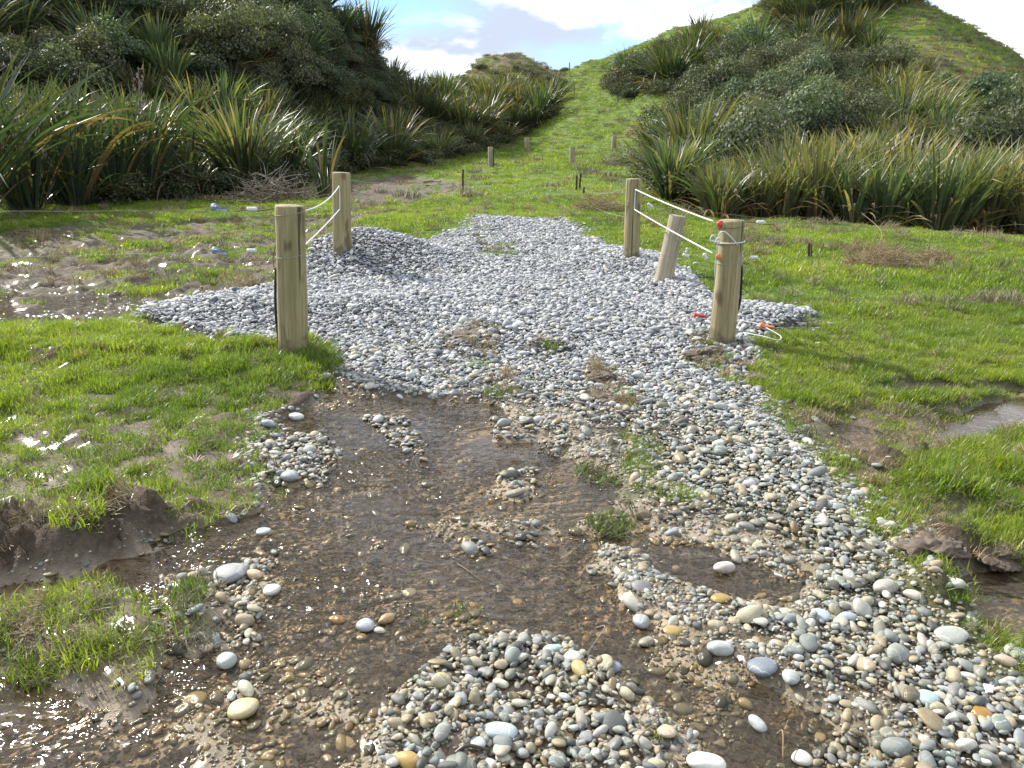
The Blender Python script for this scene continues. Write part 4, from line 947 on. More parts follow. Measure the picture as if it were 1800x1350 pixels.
def hillside():
    cand = []
    for (x0, x1, y0, y1, d) in ((-48, 46, 18.5, 84, 1.75),):
        X, Y = jgrid(x0, x1, y0, y1, d, .38); 
        k = (Y > 18.5); X, Y = X[k], Y[k]; Z = ground(X, Y); px, py = project(X, Y, Z)
        sd = hill_scrub(X, Y, Z); ok = (sd > 2) & (px > -160) & (px < 1960) & (py > -130) & (Y < 84)
        # drop what stands behind the crest
        mid = MIDHILL
        sm = sdp(mid, px, py) > 0; dn = fbm(X, Y, .25, 3, 81)
        ok &= ~(sm & ((rng.random(len(X)) < .7) | (py < 135)))
        ok &= ~((px > 1040) & (py < 175) & (px < 1350) & (rng.random(len(X)) < .35))
        grassR = sdp([(1520,40),(1660,0),(1800,110),(1810,290),(1740,280),(1690,190),(1600,140),(1540,100)], px, py) > 0
        ok &= ~(grassR & (rng.random(len(X)) < .8))
        ok &= ~((px > 1100) & (py < 175) & (rng.random(len(X)) < .25))
        for i in np.where(ok)[0]:
            ys = np.linspace(max(4, Y[i] * .3), Y[i] * .985, 26); t = ys / Y[i]
            block = np.any(H0(X[i] * t, ys) > CAMH + (Z[i] + 2.6 - CAMH) * t)
            if block: continue
            if any((X[i] - a) ** 2 + (Y[i] - b) ** 2 < c * c for a, b, c in NEAR): continue
            cand.append((X[i], Y[i], Z[i], px[i], py[i]))
    flax = []; n_b = 0
    for (x, y, z, px, py) in cand:
        isb = any(sdp(q, np.array([px]), np.array([py]))[0] > 0 for q in BUSHZ) and random.random() < .62
        isb = isb or any(sdp(q, np.array([px]), np.array([py]))[0] > 0 for q in BUSH_L) and random.random() < .75 or random.random() < .05 or (px < 780 and py < 190 and random.random() < .26) or (px > 1040 and 60 < py < 250 and random.random() < .08)
        if sdp(MIDHILL, np.array([px]), np.array([py]))[0] > 0: isb = False
        if isb:
            right = px > 1000
            w = random.uniform(1.3, 2.1) if px < 560 or px > 1000 else random.uniform(.8, 1.2); h = w * random.uniform(.9, 1.25)
            add_bush((x, y), w, h, ('round dark bush %s, %s' % ('low in the thicket on the right hill' if py > 240 else 'in the middle of the thicket on the right hill' if py > 180 else 'at the top of the thicket on the right hill',
                'left side' if px < 1300 else 'centre' if px < 1420 else 'right side')) if right else 'round dark bush %s on the left hill, %s' % ('low' if py > 200 else 'midway' if py > 90 else 'high', 'near the frame edge' if px < 200 else 'above the arching flax' if px < 480 else 'close to the skyline'), 'bushes on the right hill' if right else 'bushes on the left hill'); n_b += 1
        else: flax.append((x, y, z, px, py))
    flax.sort(key=lambda q: q[1]); ind = flax[:235]; rest = flax[235:]
    for (x, y, z, px, py) in ind:
        hh = py
        if px < 760:
            gr = 'flax clumps on the left hillside'; a = 'at the left edge' if px < 110 else 'above the upright flax' if px < 300 else 'above the round fountain flax' if px < 500 else 'above the far left post' if px < 640 else 'by the skyline dip'
            b = 'low on the left hillside' if py > 230 else 'halfway up the left hillside' if py > 120 else 'high on the left hillside' if py > 20 else 'on the topmost part of the left hillside'
            lab = 'dark flax clump %s, %s' % (b, a)
        elif px < 1020: lab, gr = 'flax clump on the %s flank of the small middle hill' % ('upper' if py < 180 else 'lower'), 'flax clumps on the middle hill'
        else:
            gr = 'flax clumps on the right hillside'; a = 'above the far right post' if px < 1180 else 'left of the dark thicket' if px < 1260 else 'among the dark thicket' if px < 1480 else 'right of the dark thicket' if px < 1660 else 'near the right edge'
            b = 'just above the flax row' if py > 250 else 'halfway up the right hillside' if py > 150 else 'high on the right hillside' if py > 70 else 'near the top of the right hill'
            lab = 'flax clump %s, %s' % (b, a)
        add_flax((x, y), random.uniform(.8, 1.2) if (px > 1300 and py < 60) else (random.uniform(1.4, 2.2) if px < 560 else random.uniform(1.0, 1.5) if px < 780 else random.uniform(.8, 1.1) if px < 1020 else random.uniform(1.2, 2.0) if px > 1000 else random.uniform(.8, 1.3)), 'far', (px > 1150 and random.random() < .3) or random.random() < .10, label=lab, group=gr, stalks=1 if random.random() < .12 else 0)
    if rest:
        A = np.array(rest); n = len(A); s = rng.uniform(.9, 1.5, n)
        scatter('far_flax', np.stack([A[:, 0], A[:, 1], ground(A[:, 0], A[:, 1]) - .1], 1), np.stack([rng.normal(0, .05, n), rng.normal(0, .05, n), rng.uniform(0, 6.28, n)], 1),
                np.stack([s, s, s], 1), rng.integers(0, len(FL_FAR), n), FL_FAR, 'distant flax covering the upper slopes of the hills', 'flax')
    print('flax', len(flax), 'bush', n_b, 'cand', len(cand))
hillside()
# ------------------------------------------------------------------ grass
def tuft(seed, n, rad, h, w, bendm=.9, lean0=.1, leanv=.6, seg=3, dry=0.08, flat=.0):
    r = np.random.default_rng(seed); a = r.uniform(0, 6.283, n); rr = rad * np.sqrt(r.random(n)); bx, by = rr * np.cos(a), rr * np.sin(a)
    yaw = r.uniform(0, 6.283, n); lean = lean0 + leanv * r.random(n) ** 1.3 + flat; bend = bendm * r.random(n); L = h * r.uniform(.55, 1.15, n); ww = w * r.uniform(.7, 1.25, n)
    t = np.linspace(0, 1, seg + 1); ang = lean[:, None] + bend[:, None] * t[None] ** 1.5; am = (ang[:, 1:] + ang[:, :-1]) / 2; ds = (L / seg)[:, None]
    x = np.concatenate([np.zeros((n, 1)), np.cumsum(np.sin(am) * ds, 1)], 1); z = np.concatenate([np.zeros((n, 1)), np.cumsum(np.cos(am) * ds, 1)], 1) - .005
    wd = ww[:, None] * np.interp(t, [0, .4, 1], [.8, 1, .05])[None] * .5
    cx, sx = np.cos(yaw)[:, None], np.sin(yaw)[:, None]
    px = bx[:, None] + x * cx; py = by[:, None] + x * sx
    V = np.stack([np.stack([px - sx * -wd, py - cx * wd, z], -1), np.stack([px + sx * -wd, py + cx * wd, z], -1)], 2)    # n, seg+1, 2, 3
    V = V.reshape(-1, 3); k = 2 * (seg + 1); b = (np.arange(n) * k)[:, None]; j = (np.arange(seg) * 2)[None]
    q = b + j; Fq = np.stack([q, q + 1, q + 3, q + 2], -1).reshape(-1, 4)
    tone = np.where(r.random(n) < dry, r.uniform(0, .07, n), r.uniform(.14, 1, n)); T = np.repeat(tone, k)
    return V, Fq, T
def tufts(name, num, mat, *a, **k):
    out = []
    for q in range(num):
        V, f, t = tuft(400 + q * 7 + len(name) * 31, *a, **k); out.append(npmesh(name, V, f, [mat], True, attrs={'tone': t}))
    return out
G_LUSH = tufts('lush_tuft', 4, MAT_GRASS, 70, .068, .072, .0042, bendm=1.2, leanv=.85)
G_SHORT = tufts('short_tuft', 4, MAT_GRASS, 70, .075, .048, .0040, bendm=1.2, leanv=1.0)
G_MID = tufts('paddock_tuft', 4, MAT_GRASS, 110, .16, .068, .0080, leanv=.8)
G_FAR = tufts('slope_tuft', 4, MAT_GRASS, 130, .42, .17, .020, leanv=.8, dry=.10)
G_DRY = tufts('dry_tuft', 4, MAT_DRY, 90, .10, .12, .005, leanv=1.1, bendm=1.6)
G_DRYF = tufts('dry_slope_tuft', 4, MAT_DRY, 110, .40, .26, .020, leanv=.9, bendm=1.2)
def lay(name, X, Y, scl, lib, label, cat, Z=None, tilt=.08):
    n = len(X)
    if Z is None: Z = ground(X, Y)
    scatter(name, np.stack([X, Y, Z], 1), np.stack([rng.normal(0, tilt, n), rng.normal(0, tilt, n), rng.uniform(0, 6.28, n)], 1), np.stack([scl * rng.uniform(.85, 1.2, n), scl * rng.uniform(.85, 1.2, n), scl * rng.uniform(.75, 1.25, n)], 1),
            rng.integers(0, 4, n), lib, label, cat, {'rnd': np.clip(.5 + 1.1 * fbm(X, Y, .9, 4, 98) + rng.normal(0, .22, n), 0, 1)}); print(name, n)
def build_grass():
    # near, left and right
    X, Y = jgrid(-5.5, 5.5, 1.3, 7.2, .058); k = np.abs(X) < Y * .80 + .3; X, Y = X[k], Y[k]
    g = fields(X, Y); Z = ground(X, Y, g); nz = fbm(X, Y, 2.0, 4, 91); nf = fbm(X, Y, 7, 2, 92)
    left = g['lgrass'] * (1 - g['gravel']); lush = left * (.35 + .65 * sstep(3.6, 5.0, Y)) * sstep(-.08, .10, .7 * nz + .6 * nf - .02 + .16 * sstep(4.2, 5.3, Y)) * (1 - g['bank'])
    right = (X > .6) * (1 - g['gravel']) * (1 - g['wet']) * (1 - g['rpool']) * (1 - .98 * g['rmud'] * (1 - g['rmound'])) * (1 - g['cmud'] * .8)
    right = np.maximum(right, g['rmound'] * 1.0) * (1 - g['rpool']); right = np.maximum(right, (X > .6) * g['rmud'] * (1 - g['rpool']) * .75 * sstep(.02, .12, fbm(X, Y, 2.6, 3, 93)) * (1 - g['gravel']))
    other = (Y > 6.3) * (X <= .6) * (1 - g['gravel']) * (1 - g['wet']) * (1 - g['lmud']) * (1 - g['lgrass']) * (1 - g['cmud'])
    isl = g['island'] * sstep(-.12, .06, nf + .05)
    bank = g['bank'] * (1 - g['bpool']) * sstep(-.05, .1, nf) * (Z > .13)
    u = rng.random(len(X)); dry = .05
    a = (u < np.maximum.reduce([lush, isl * .40, bank * .45, .95 * (right > .5) * sstep(-.22, .05, nz + .05), other])) & (Z > -.03)
    sc = np.where(g['island'] > .5, .8, 1.0) * np.where(g['rmound'] > .4, 1.0, 1.0) * (.62 + .75 * sstep(-.2, .25, nf + .3 * nz)) * np.where(g['lgrass'] > .5, .62 + .38 * sstep(3.4, 5.4, Y), 1) * np.where((X > .6) & (g['rmound'] < .4), .72, 1.0) * np.where(g['gravel'] > .02, .7, 1)
    lay('near_grass', X[a], Y[a], sc[a], G_LUSH, 'bright green wet grass growing beside the track', 'grass', Z[a])
    b = ~a & (Z > -.02) & (u < np.maximum.reduce([left * .42 * (1 - g['bank']), right * .95, g['island'] * .4, other * .9, g['rmud'] * .12 * (1 - g['rpool'])]))
    lay('short_grass', X[b], Y[b], np.full(b.sum(), 1.0) * rng.uniform(.7, 1.2, b.sum()), G_SHORT, 'short trampled grass between wet patches', 'grass', Z[b])
    d = (rng.random(len(X)) < np.maximum.reduce([.12 * g['island'], .22 * g['bank'], .10 * g['rmud'] * (1 - g['rpool']), .12 * g['cmud'], .03 * left, .02 * right])) & (Z > -.01)
    lay('dead_grass', X[d], Y[d], np.full(d.sum(), .62), G_DRY, 'dead straw coloured grass bits in the mud', 'grass', Z[d], .4)
    # middle
    X, Y = jgrid(-15, 16, 6.9, 20, .145); k = np.abs(X) < Y * .78 + .5; X, Y = X[k], Y[k]; g = fields(X, Y); Z = ground(X, Y, g); nz = fbm(X, Y, 1.1, 4, 94)
    lm = g['lmud']; p = (1 - g['gravel']) * (1 - lm * (1 - .85 * sstep(-.03, .09, fbm(X, Y, 1.8, 4, 95)))) * (1 - g['cmud'] * .93)
    p = np.where(Z < POOL_B - .01, p * (1 - lm), p)
    a = rng.random(len(X)) < p
    sc = (.55 + .75 * sstep(-.2, .3, nz)) * np.where(lm > .4, 1.0, 1)
    lay('paddock_grass', X[a], Y[a], sc[a], G_MID, 'green paddock grass around the gravel track', 'grass', Z[a])
    d = (rng.random(len(X)) < .05 * (1 - g['gravel']) + .035 * lm * (Z > POOL_B) + .35 * sstep(.12, .25, fbm(X, Y, .7, 3, 96)) * (X > 2) * (1 - g['gravel'])) & (Z > POOL_B - .02)
    lay('dry_paddock_grass', X[d], Y[d], rng.uniform(.8, 1.5, d.sum()), G_DRY, 'dry tan grass patches in the paddock', 'grass', Z[d], .3)
    # far slopes
    X, Y = jgrid(-38, 44, 19.6, 92, .52); k = np.abs(X) < Y * .74 + 1; X, Y = X[k], Y[k]; Z = ground(X, Y); px, py = project(X, Y, Z)
    sd = hill_scrub(X, Y, Z) + 14 * fbm(X, Y, .5, 3, 97); mid = sdp(MIDHILL, px, py) > -5
    hb = sdp([(1480,0),(1640,0),(1800,110),(1900,200),(1740,230),(1600,150),(1500,80)], px, py) > 0
    u = rng.random(len(X)); dryp = np.where(mid, .6, np.where(hb, .35, .07))
    lm2 = sdist(Z_LMUD2, X, Y) > 0
    a = (sd < 4) & (u > dryp) & ~(lm2 & (rng.random(len(X)) < .75)) | (mid & (u > .6)) | (hb & (u > .4))
    lay('slope_grass', X[a], Y[a], rng.uniform(.45, 1.0, a.sum()) * (.6 + .4 * sstep(20, 45, Y[a])), G_FAR, 'green pasture grass climbing to the saddle between the hills', 'grass', Z[a])
    d = ((sd < 6) | mid | hb) & (u < dryp) | (rng.random(len(X)) < .25) & (sd > -3)
    lay('dry_slope_grass', X[d], Y[d], rng.uniform(.5, 1.1, d.sum()), G_DRYF, 'tan dead grass on the hill slopes', 'grass', Z[d])
    # low undergrowth below the flax
    s = (sd > -4) & ~hb & ~mid & (rng.random(len(X)) < .62) | mid & (py > 120) & (rng.random(len(X)) < .10)
    lib = []
    for k in range(4):
        V, f, t = bush_mesh(500 + k, 1100, .045); lib.append(npmesh('undergrowth', V, f, [MAT_BUSHI], False, attrs={'tone': t}))
    n = s.sum(); sc = rng.uniform(.45, 1.1, n)
    scatter('undergrowth', np.stack([X[s], Y[s], Z[s] - .2], 1), np.stack([rng.normal(0, .1, n), rng.normal(0, .1, n), rng.uniform(0, 6.28, n)], 1), np.stack([sc, sc, sc * .8], 1), rng.integers(0, 4, n), lib,
            'low dark undergrowth filling gaps between the flax', 'undergrowth', {'rnd': rng.random(n)}); print('under', n)
build_grass()

# ------------------------------------------------------------------ posts, ropes, wires
def W3(px, py, Y):
    a, b = ray(px, py); return np.array([float(a) * Y, Y, CAMH + float(b) * Y])
def mat_wood():
    m = M('weathered_pine_post'); P = m.objc(); info = m.n('ShaderNodeObjectInfo').outputs['Random']
    off = m.n('ShaderNodeVectorMath', operation='ADD', i={0: P, 1: m.n('ShaderNodeCombineXYZ', i={0: m.math('MULTIPLY', info, 9.0), 2: m.math('MULTIPLY', info, 5.0)}).outputs[0]}).outputs[0]
    g = m.noise(m.scalev(off, (38, 38, 1.6)), 1.0, 5, .65, .4); b = m.noise(m.scalev(off, (5, 5, 1.2)), 1.0, 4, .6); f = m.noise(off, 60, 3)
    c = m.ramp(g, [(.25, (.13, .105, .048)), (.48, (.26, .215, .11)), (.7, (.38, .325, .185))])
    c = m.mix(m.ramp(b, [(.42, 0.0), (.68, .65)]), c, (.20, .19, .075))
    k = m.noise(m.scalev(off, (9, 9, 3.2)), 1.0, 2, .5)
    c = m.mix(m.ramp(k, [(.62, 0.0), (.70, .8)]), c, (.10, .065, .035))
    crack = m.ramp(m.noise(m.scalev(off, (26, 26, .55)), 1.0, 2, .4), [(.62, 0.0), (.65, .9)])
    c = m.mix(crack, c, (.045, .032, .02))
    zz = m.n('ShaderNodeSeparateXYZ', i={0: P}).outputs[2]; spl = m.math('SUBTRACT', m.math('ADD', m.noise(off, 14, 4), .10), m.math('MULTIPLY', zz, 1.9))
    c = m.mix(m.ramp(spl, [(.38, 0.0), (.56, .75)]), c, (.10, .078, .05))
    h = m.math('SUBTRACT', m.math('ADD', g, m.math('MULTIPLY', f, .3)), m.math('MULTIPLY', crack, 1.2))
    return m.end(m.bsdf(Base_Color=c, Roughness=.78, Normal=m.bump(h, .7, .004)))
MAT_WOOD = mat_wood()
def mat_grey_wood():
    m = M('grey_old_post'); P = m.objc(); g = m.noise(m.scalev(P, (40, 40, 1.5)), 1.0, 5, .65, .4); b = m.noise(P, 5, 4)
    c = m.ramp(g, [(.28, (.15, .125, .08)), (.5, (.31, .27, .185)), (.72, (.45, .405, .30))]); c = m.mix(m.ramp(b, [(.45, 0.0), (.7, .5)]), c, (.24, .22, .14))
    return m.end(m.bsdf(Base_Color=c, Roughness=.82, Normal=m.bump(g, .7, .004)))
MAT_GWOOD = mat_grey_wood()
MAT_ROPE = simple('white_rope', (.60, .60, .57), .75, 300, .5, .001)
MAT_CORD = simple('thin_grey_cord', (.55, .55, .52), .6)
MAT_WIRE = simple('galvanised_wire', (.30, .31, .31), .6, metal=.2)
MAT_RUST = simple('rusty_wire', (.16, .075, .035), .75, 90, .4, .001, 0, .3)
MAT_HOSE = simple('black_hose', (.018, .018, .020), .42)
MAT_INS = simple('white_insulator', (.55, .57, .55), .35)
MAT_TIGHT = simple('pale_blue_metal', (.26, .31, .38), .5, metal=.3)
MAT_RED = simple('red_plastic', (.62, .03, .045), .35)
MAT_ORANGE = simple('orange_plastic', (.85, .20, .03), .4, var=.15)
MAT_STEEL = simple('rusty_steel', (.075, .045, .032), .8, 60, .4, .002, 0, .4)
MAT_SHELL = simple('shell_white', (.78, .77, .74), .4, 30, .3, .002)
def post_mesh(seed, r, H, k=30, n=26):
    q = np.random.default_rng(seed); th = np.arange(k) * 2 * math.pi / k; V = []; zs = list(np.linspace(-.35, H - .012, n)) + [H - .004, H]
    rs = [1.0] * n + [.975, .93]; ph = q.uniform(0, 6, 6)
    for z, s in zip(zs, rs):
        wob = 1 + .018 * np.sin(2 * th + ph[0] + z * .8) + .010 * np.sin(3 * th + ph[1] - z * 2) + .006 * np.sin(7 * th + ph[2]) + .006 * q.normal(size=k) + .012 * math.sin(z * 6 + ph[3])
        rr = r * s * wob * (1.03 - .05 * z / H); V.append(np.stack([rr * np.cos(th) + .004 * math.sin(z * 3 + ph[4]), rr * np.sin(th) + .004 * math.sin(z * 2.4 + ph[5]), np.full(k, z)], 1))
    V = np.concatenate(V); m = len(zs); f = []
    for i in range(m - 1):
        a = np.arange(k) + i * k; b = (np.arange(k) + 1) % k + i * k; f.append(np.stack([a, b, b + k, a + k], 1))
    V = np.concatenate([V, [[0, 0, H + .001]]]); c = len(V) - 1; T = np.array([(c, (m - 1) * k + a, (m - 1) * k + (a + 1) % k) for a in range(k)])
    return V, [np.concatenate(f), T]
def post(name, bpx, tpx, r, mat, label, cat, group, seed, Y=None):
    """base and top pixel; the post stands (or leans) in its own vertical plane"""
    g = hit(*bpx, lambda x, y: ground(x, y)) if Y is None else np.array([float(ray(*bpx)[0]) * Y, Y])
    b = np.array([g[0], g[1], float(ground(g[0], g[1]))]); t = W3(tpx[0], tpx[1], g[1]); d = Vector(t - b); H = d.length
    root = link(bpy.data.objects.new(name, npmesh(name, *post_mesh(seed, r, H), [mat])))
    root.location = b; root.rotation_euler = d.to_track_quat('Z', 'Y').to_euler(); rot = root.rotation_euler
    root.rotation_euler = (rot[0], rot[1], rot[2]); meta(root, label, cat, group)
    bpy.context.view_layer.update()
    return root, b, t, r
def wpart(name, pts, r, mat, parent, k=6, n=None):
    """tube given in world coordinates, parented"""
    P = curve_pts(pts, n or max(8, len(pts) * 6)); inv = np.array(parent.matrix_world.inverted()) if parent is not None else np.eye(4)
    P = P @ inv[:3, :3].T + inv[:3, 3]
    return obj(name, tube(P, r, k), mat, parent)
def band_(post_, z_frac, r, mat, name='wire_band', wr=.0018, tilt=.02):
    root, b, t, _ = post_; H = (Vector(t) - Vector(b)).length; th = np.linspace(0, 2 * math.pi, 33)
    P = np.stack([r * np.cos(th), r * np.sin(th), H * z_frac + tilt * np.cos(th + 1)], 1)
    return obj(name, tube(P, wr, 6), mat, root)
GP = 'thick wooden posts of the opening in the fence'
LP = post('fence_post', (516, 620), (509, 361), .103, MAT_WOOD, 'thick wooden post at the near left, black hose down its left side', 'post', GP, 1)
RP = post('fence_post', (1268, 600), (1287, 387), .100, MAT_WOOD, 'thick wooden post at the near right with white rope tied round it', 'post', GP, 2)
LF = post('fence_post', (602, 440), (599, 303), .108, MAT_WOOD, 'wooden post at the far left standing behind the gravel mound', 'post', GP, 3)
RF = post('fence_post', (1109, 452), (1115, 314), .093, MAT_WOOD, 'slimmer wooden post at the far right of the opening, two ropes starting on it', 'post', GP, 4)
LN = post('fence_post', (1166, 494), (1192, 379), .090, MAT_GWOOD, 'short grey post leaning to the right between the two right posts', 'post', GP, 5)
yl, yr, ylf, yrf, yln = LP[1][1], RP[1][1], LF[1][1], RF[1][1], LN[1][1]
band_(LP, .955, .106, MAT_WIRE); band_(LP, .68, .1055, MAT_WIRE); band_(RP, .955, .104, MAT_RUST, tilt=.01); band_(RP, .68, .1035, MAT_WIRE)
band_(LF, .55, .110, MAT_WIRE); band_(RF, .70, .096, MAT_WIRE); band_(LN, .72, .094, MAT_WIRE, tilt=.015); band_(LN, .42, .094, MAT_WIRE, tilt=.01)
wpart('black_hose', [W3(486, 470, yl), W3(484, 500, yl), W3(485, 555, yl), W3(491, 606, yl)], .010, MAT_HOSE, LP[0], 8)
wpart('rusty_wire', [W3(487, 372, yl - .02), W3(485, 405, yl), W3(485, 430, yl), W3(480, 452, yl), W3(483, 478, yl), W3(488, 500, yl - .03)], .0035, MAT_RUST, LP[0])
wpart('black_hose', [W3(1304, 466, yr - .02), W3(1303, 500, yr), W3(1300, 535, yr), W3(1291, 560, yr - .02)], .010, MAT_HOSE, RP[0], 8)
wpart('cable', [W3(1308, 392, yr), W3(1306, 430, yr), W3(1303, 470, yr)], .004, MAT_HOSE, RP[0], 6)
def knots():
    root, b, t, r = RP; R_ = .107
    def ring(px_z, tilt, ph=0):
        th = np.linspace(0, 6.283, 30); c = b + (t - b) * px_z
        return np.stack([c[0] + R_ * np.cos(th), c[1] + R_ * np.sin(th), c[2] + tilt * np.cos(th + ph)], 1)
    wpart('rope_tie', ring(.83, .006), .0055, MAT_ROPE, root, 6, 60)
    f = lambda px, py, d=.11: W3(px, py, yr - d)
    wpart('rope_tie', [f(1262, 426, .06), f(1264, 412, .09), f(1272, 407), f(1283, 415, .115), f(1296, 430, .09), f(1304, 440, .03), f(1304, 455, .02), f(1303, 466, .02)], .0055, MAT_ROPE, root)
    wpart('rope_tie', [f(1262, 424, .08), f(1256, 414, .09), f(1250, 416, .10), f(1249, 423, .10), f(1254, 424, .10), f(1262, 424, .09), f(1266, 430, .10)], .0045, MAT_ROPE, root)
    wpart('rope_tie', [f(1264, 422, .1), f(1260, 430, .12), f(1259, 445, .10), f(1257, 470, .09), f(1256, 487, .09)], .0032, MAT_CORD, root)
    wpart('rope_tie', [f(1258, 420, .11), f(1262, 428, .12), f(1266, 421, .12), f(1261, 419, .12), f(1258, 427, .12)], .006, MAT_ROPE, root)
knots()
def rope(pts, r, mat, label, cat='rope', group='white ropes strung between the posts', sag=0.0, n=24, name='rope'):
    P = curve_pts(pts, n); t = np.linspace(0, 1, n); P[:, 2] -= sag * 4 * t * (1 - t)
    o = obj(name, tube(P - P[0], r, 7), mat); o.location = P[0]; meta(o, label, cat, group); return o
rope([W3(596, 327, ylf - .11), W3(534, 371, yl + .06)], .0062, MAT_ROPE, 'upper white rope between the two left posts', sag=.05)
rope([W3(597, 368, ylf - .11), W3(534, 433, yl + .06)], .0062, MAT_ROPE, 'lower white rope between the two left posts', sag=.01)
rope([W3(597, 327, ylf - .125), W3(597.5, 368, ylf - .125)], .0055, MAT_ROPE, 'short upright cord on the front of the far left post')
rope([W3(1117, 333, yrf - .10), W3(1254, 389, yr - .06)], .0062, MAT_ROPE, 'upper white rope between the two right posts', sag=.012)
rope([W3(1115, 368, yrf - .10), W3(1253, 445, yr - .07)], .0062, MAT_ROPE, 'lower white rope between the two right posts', sag=.008)
rope([W3(1117, 333, yrf - .11), W3(1115, 368, yrf - .11)], .0055, MAT_ROPE, 'short upright cord on the front of the far right post')
def orient(o, d): o.rotation_euler = Vector(d).to_track_quat('Z', 'Y').to_euler()
INSV = lathe([(.001, -.036), (.010, -.035), (.016, -.030), (.0175, -.018), (.0150, -.014), (.0185, -.008), (.0150, 0), (.0185, .008), (.0150, .014), (.0175, .018), (.016, .030), (.010, .035), (.001, .036)], 14)
INS = npmesh('insulator', *INSV, [MAT_INS])
def tight_vf():
    th = np.linspace(0, 6.283, 25)[:-1]; parts = [lathe([(.001, -.006), (.026, -.006), (.028, 0), (.026, .006), (.012, .007), (.010, .012), (.001, .012)], 20)]
    V = []; 
    for z in (-.004, .004):
        V += [(-.0, -.026, z), (.085, -.015, z), (.105, -.018, z), (.105, .014, z), (.085, .010, z), (0, .026, z)]
    q = [[0, 1, 4, 5], [6, 11, 10, 7], [1, 2, 3, 4], [7, 10, 9, 8]] + [[i, (i + 1) % 6 + 0, (i + 1) % 6 + 6, i + 6] for i in range(6)]
    parts.append((np.array(V, float), [np.array(q)])); parts.append(tube(np.array([[.0, .0, .012], [.03, .01, .02], [.07, .0, .014]]), .004, 5)); return merge(parts)
TIGHT = npmesh('tightener', *tight_vf(), [MAT_TIGHT])
def wire(pts, r, label, ins=(), tight=(), n=24, mat=None, sag=0.0, group='fence wires leading off from the near posts', twist=None):
    P = curve_pts(pts, n); t = np.linspace(0, 1, n); P[:, 2] -= sag * 4 * t * (1 - t)
    o = obj('fence_wire', tube(P - P[0], r, 5), mat or MAT_WIRE); o.location = P[0]; meta(o, label, 'wire', group); bpy.context.view_layer.update()
    for me, nm, spec in ((INS, 'insulator', ins), (TIGHT, 'tightener', tight)):
        for q in spec:
            w, s = q[0], q[1]; c = link(bpy.data.objects.new(nm, me), o); c.location = Vector(w) - Vector(P[0])
            if nm == 'insulator': orient(c, q[2] if len(q) > 2 else (1, 0, 0)); s *= .82; c.scale = (s, s, s)
            else: c.rotation_euler = (R(78), 0, R(-4)); c.rotation_euler.rotate_axis('Z', R(-10)); c.scale = (s, s, s)
    return o
wire([W3(487, 368, yl), W3(443, 368, yl), W3(390, 370, yl), W3(0, 371, yl + .1), W3(-500, 366, yl + .2)], .0009, 'upper wire running left from the near left post', [(W3(443, 368, yl), 1.25)], [(W3(376, 364, yl), .95)])
wire([W3(487, 441, yl), W3(443, 441, yl), W3(390, 442, yl), W3(0, 453, yl + .1), W3(-500, 470, yl + .2)], .0009, 'lower wire running left from the near left post', [(W3(443, 441, yl), 1.2)], [(W3(377, 440, yl), .95)])
wpart('rusty_wire', [W3(489, 366, yl), W3(470, 368, yl - .01), W3(452, 371, yl), W3(430, 370, yl), W3(415, 371, yl)], .004, MAT_RUST, LP[0])
wpart('rusty_wire', [W3(1304, 390, yr), W3(1325, 391, yr - .01), W3(1345, 394, yr), W3(1362, 395, yr)], .004, MAT_RUST, RP[0])
wire([W3(1304, 390, yr), W3(1336, 391, yr), W3(1560, 402, yr + .1), W3(1800, 413, yr + .2), W3(2300, 430, yr + .3)], .0010, 'upper wire running right from the near right post', [(W3(1337, 391, yr), 1.1)])
wire([W3(1304, 455, yr), W3(1325, 453, yr), W3(1560, 462, yr + .1), W3(2300, 500, yr + .3)], .0008, 'lower wire running right from the near right post', [(W3(1325, 453, yr), 1.1)])
wire([W3(1118, 355, yrf), W3(1142, 361, yrf), W3(1400, 390, yrf + 1.2)], .0015, 'slack wire leading off the far right post', [(W3(1143, 361, yrf), 1.3, (.7, 0, -.5))])
wire([W3(1186, 410, yln - .05), W3(1200, 430, yln - .3), W3(1210, 452, yln - .4), W3(1228, 440, yln - .5), W3(1240, 452, yln - .6), W3(1252, 470, yln - .7)], .002, 'loose tangled wire with white insulators hanging off the leaning post',
     [(W3(1206, 449, yln - .4), 1.2, (1, 0, -.3)), (W3(1240, 451, yln - .6), 1.2, (.5, 0, -.8)), (W3(1212, 474, yln - .6), 1.1, (.4, 0, -1)), (W3(1207, 440, yln - .4), .9, (.2, 0, 1))], mat=MAT_RUST)
# gate handles
def handle_vf(): return lathe([(.001, .0), (.030, .001), (.032, .008), (.024, .016), (.012, .030), (.0105, .045), (.012, .060), (.0105, .075), (.013, .092), (.012, .112), (.006, .118), (.001, .119)], 16)
def handle(p, d, mat, label, s=1.0):
    o = obj('gate_handle', handle_vf(), mat); o.location = p; orient(o, d); o.scale = (s, s, s); meta(o, label, 'handle', 'plastic gate handles'); 
    hk = obj('hook', tube(curve_pts([(0, 0, .115), (0, 0, .14), (.012, 0, .152), (.02, 0, .14)], 10), .0022, 5), MAT_WIRE, o); return o
handle(W3(1268, 395, yr - .05), W3(1240, 383, yr + .4) - W3(1268, 395, yr - .05), MAT_RED, 'red handle on the upper rope at the near right post', .95)
handle(W3(1263, 451, yr - .08), W3(1244, 440, yr + .4) - W3(1263, 451, yr - .08), MAT_ORANGE, 'orange handle end on the lower rope at the near right post', .55)
def gp(px, py, up=.0):
    p = hit(px, py, lambda x, y: ground(x, y)); return np.array([p[0], p[1], float(ground(p[0], p[1])) + up])
p = gp(1219, 568, .075); handle(p, (1, -.1, -.12), MAT_RED, 'red trumpet shaped handle lying on the gravel left of the right post', .9)
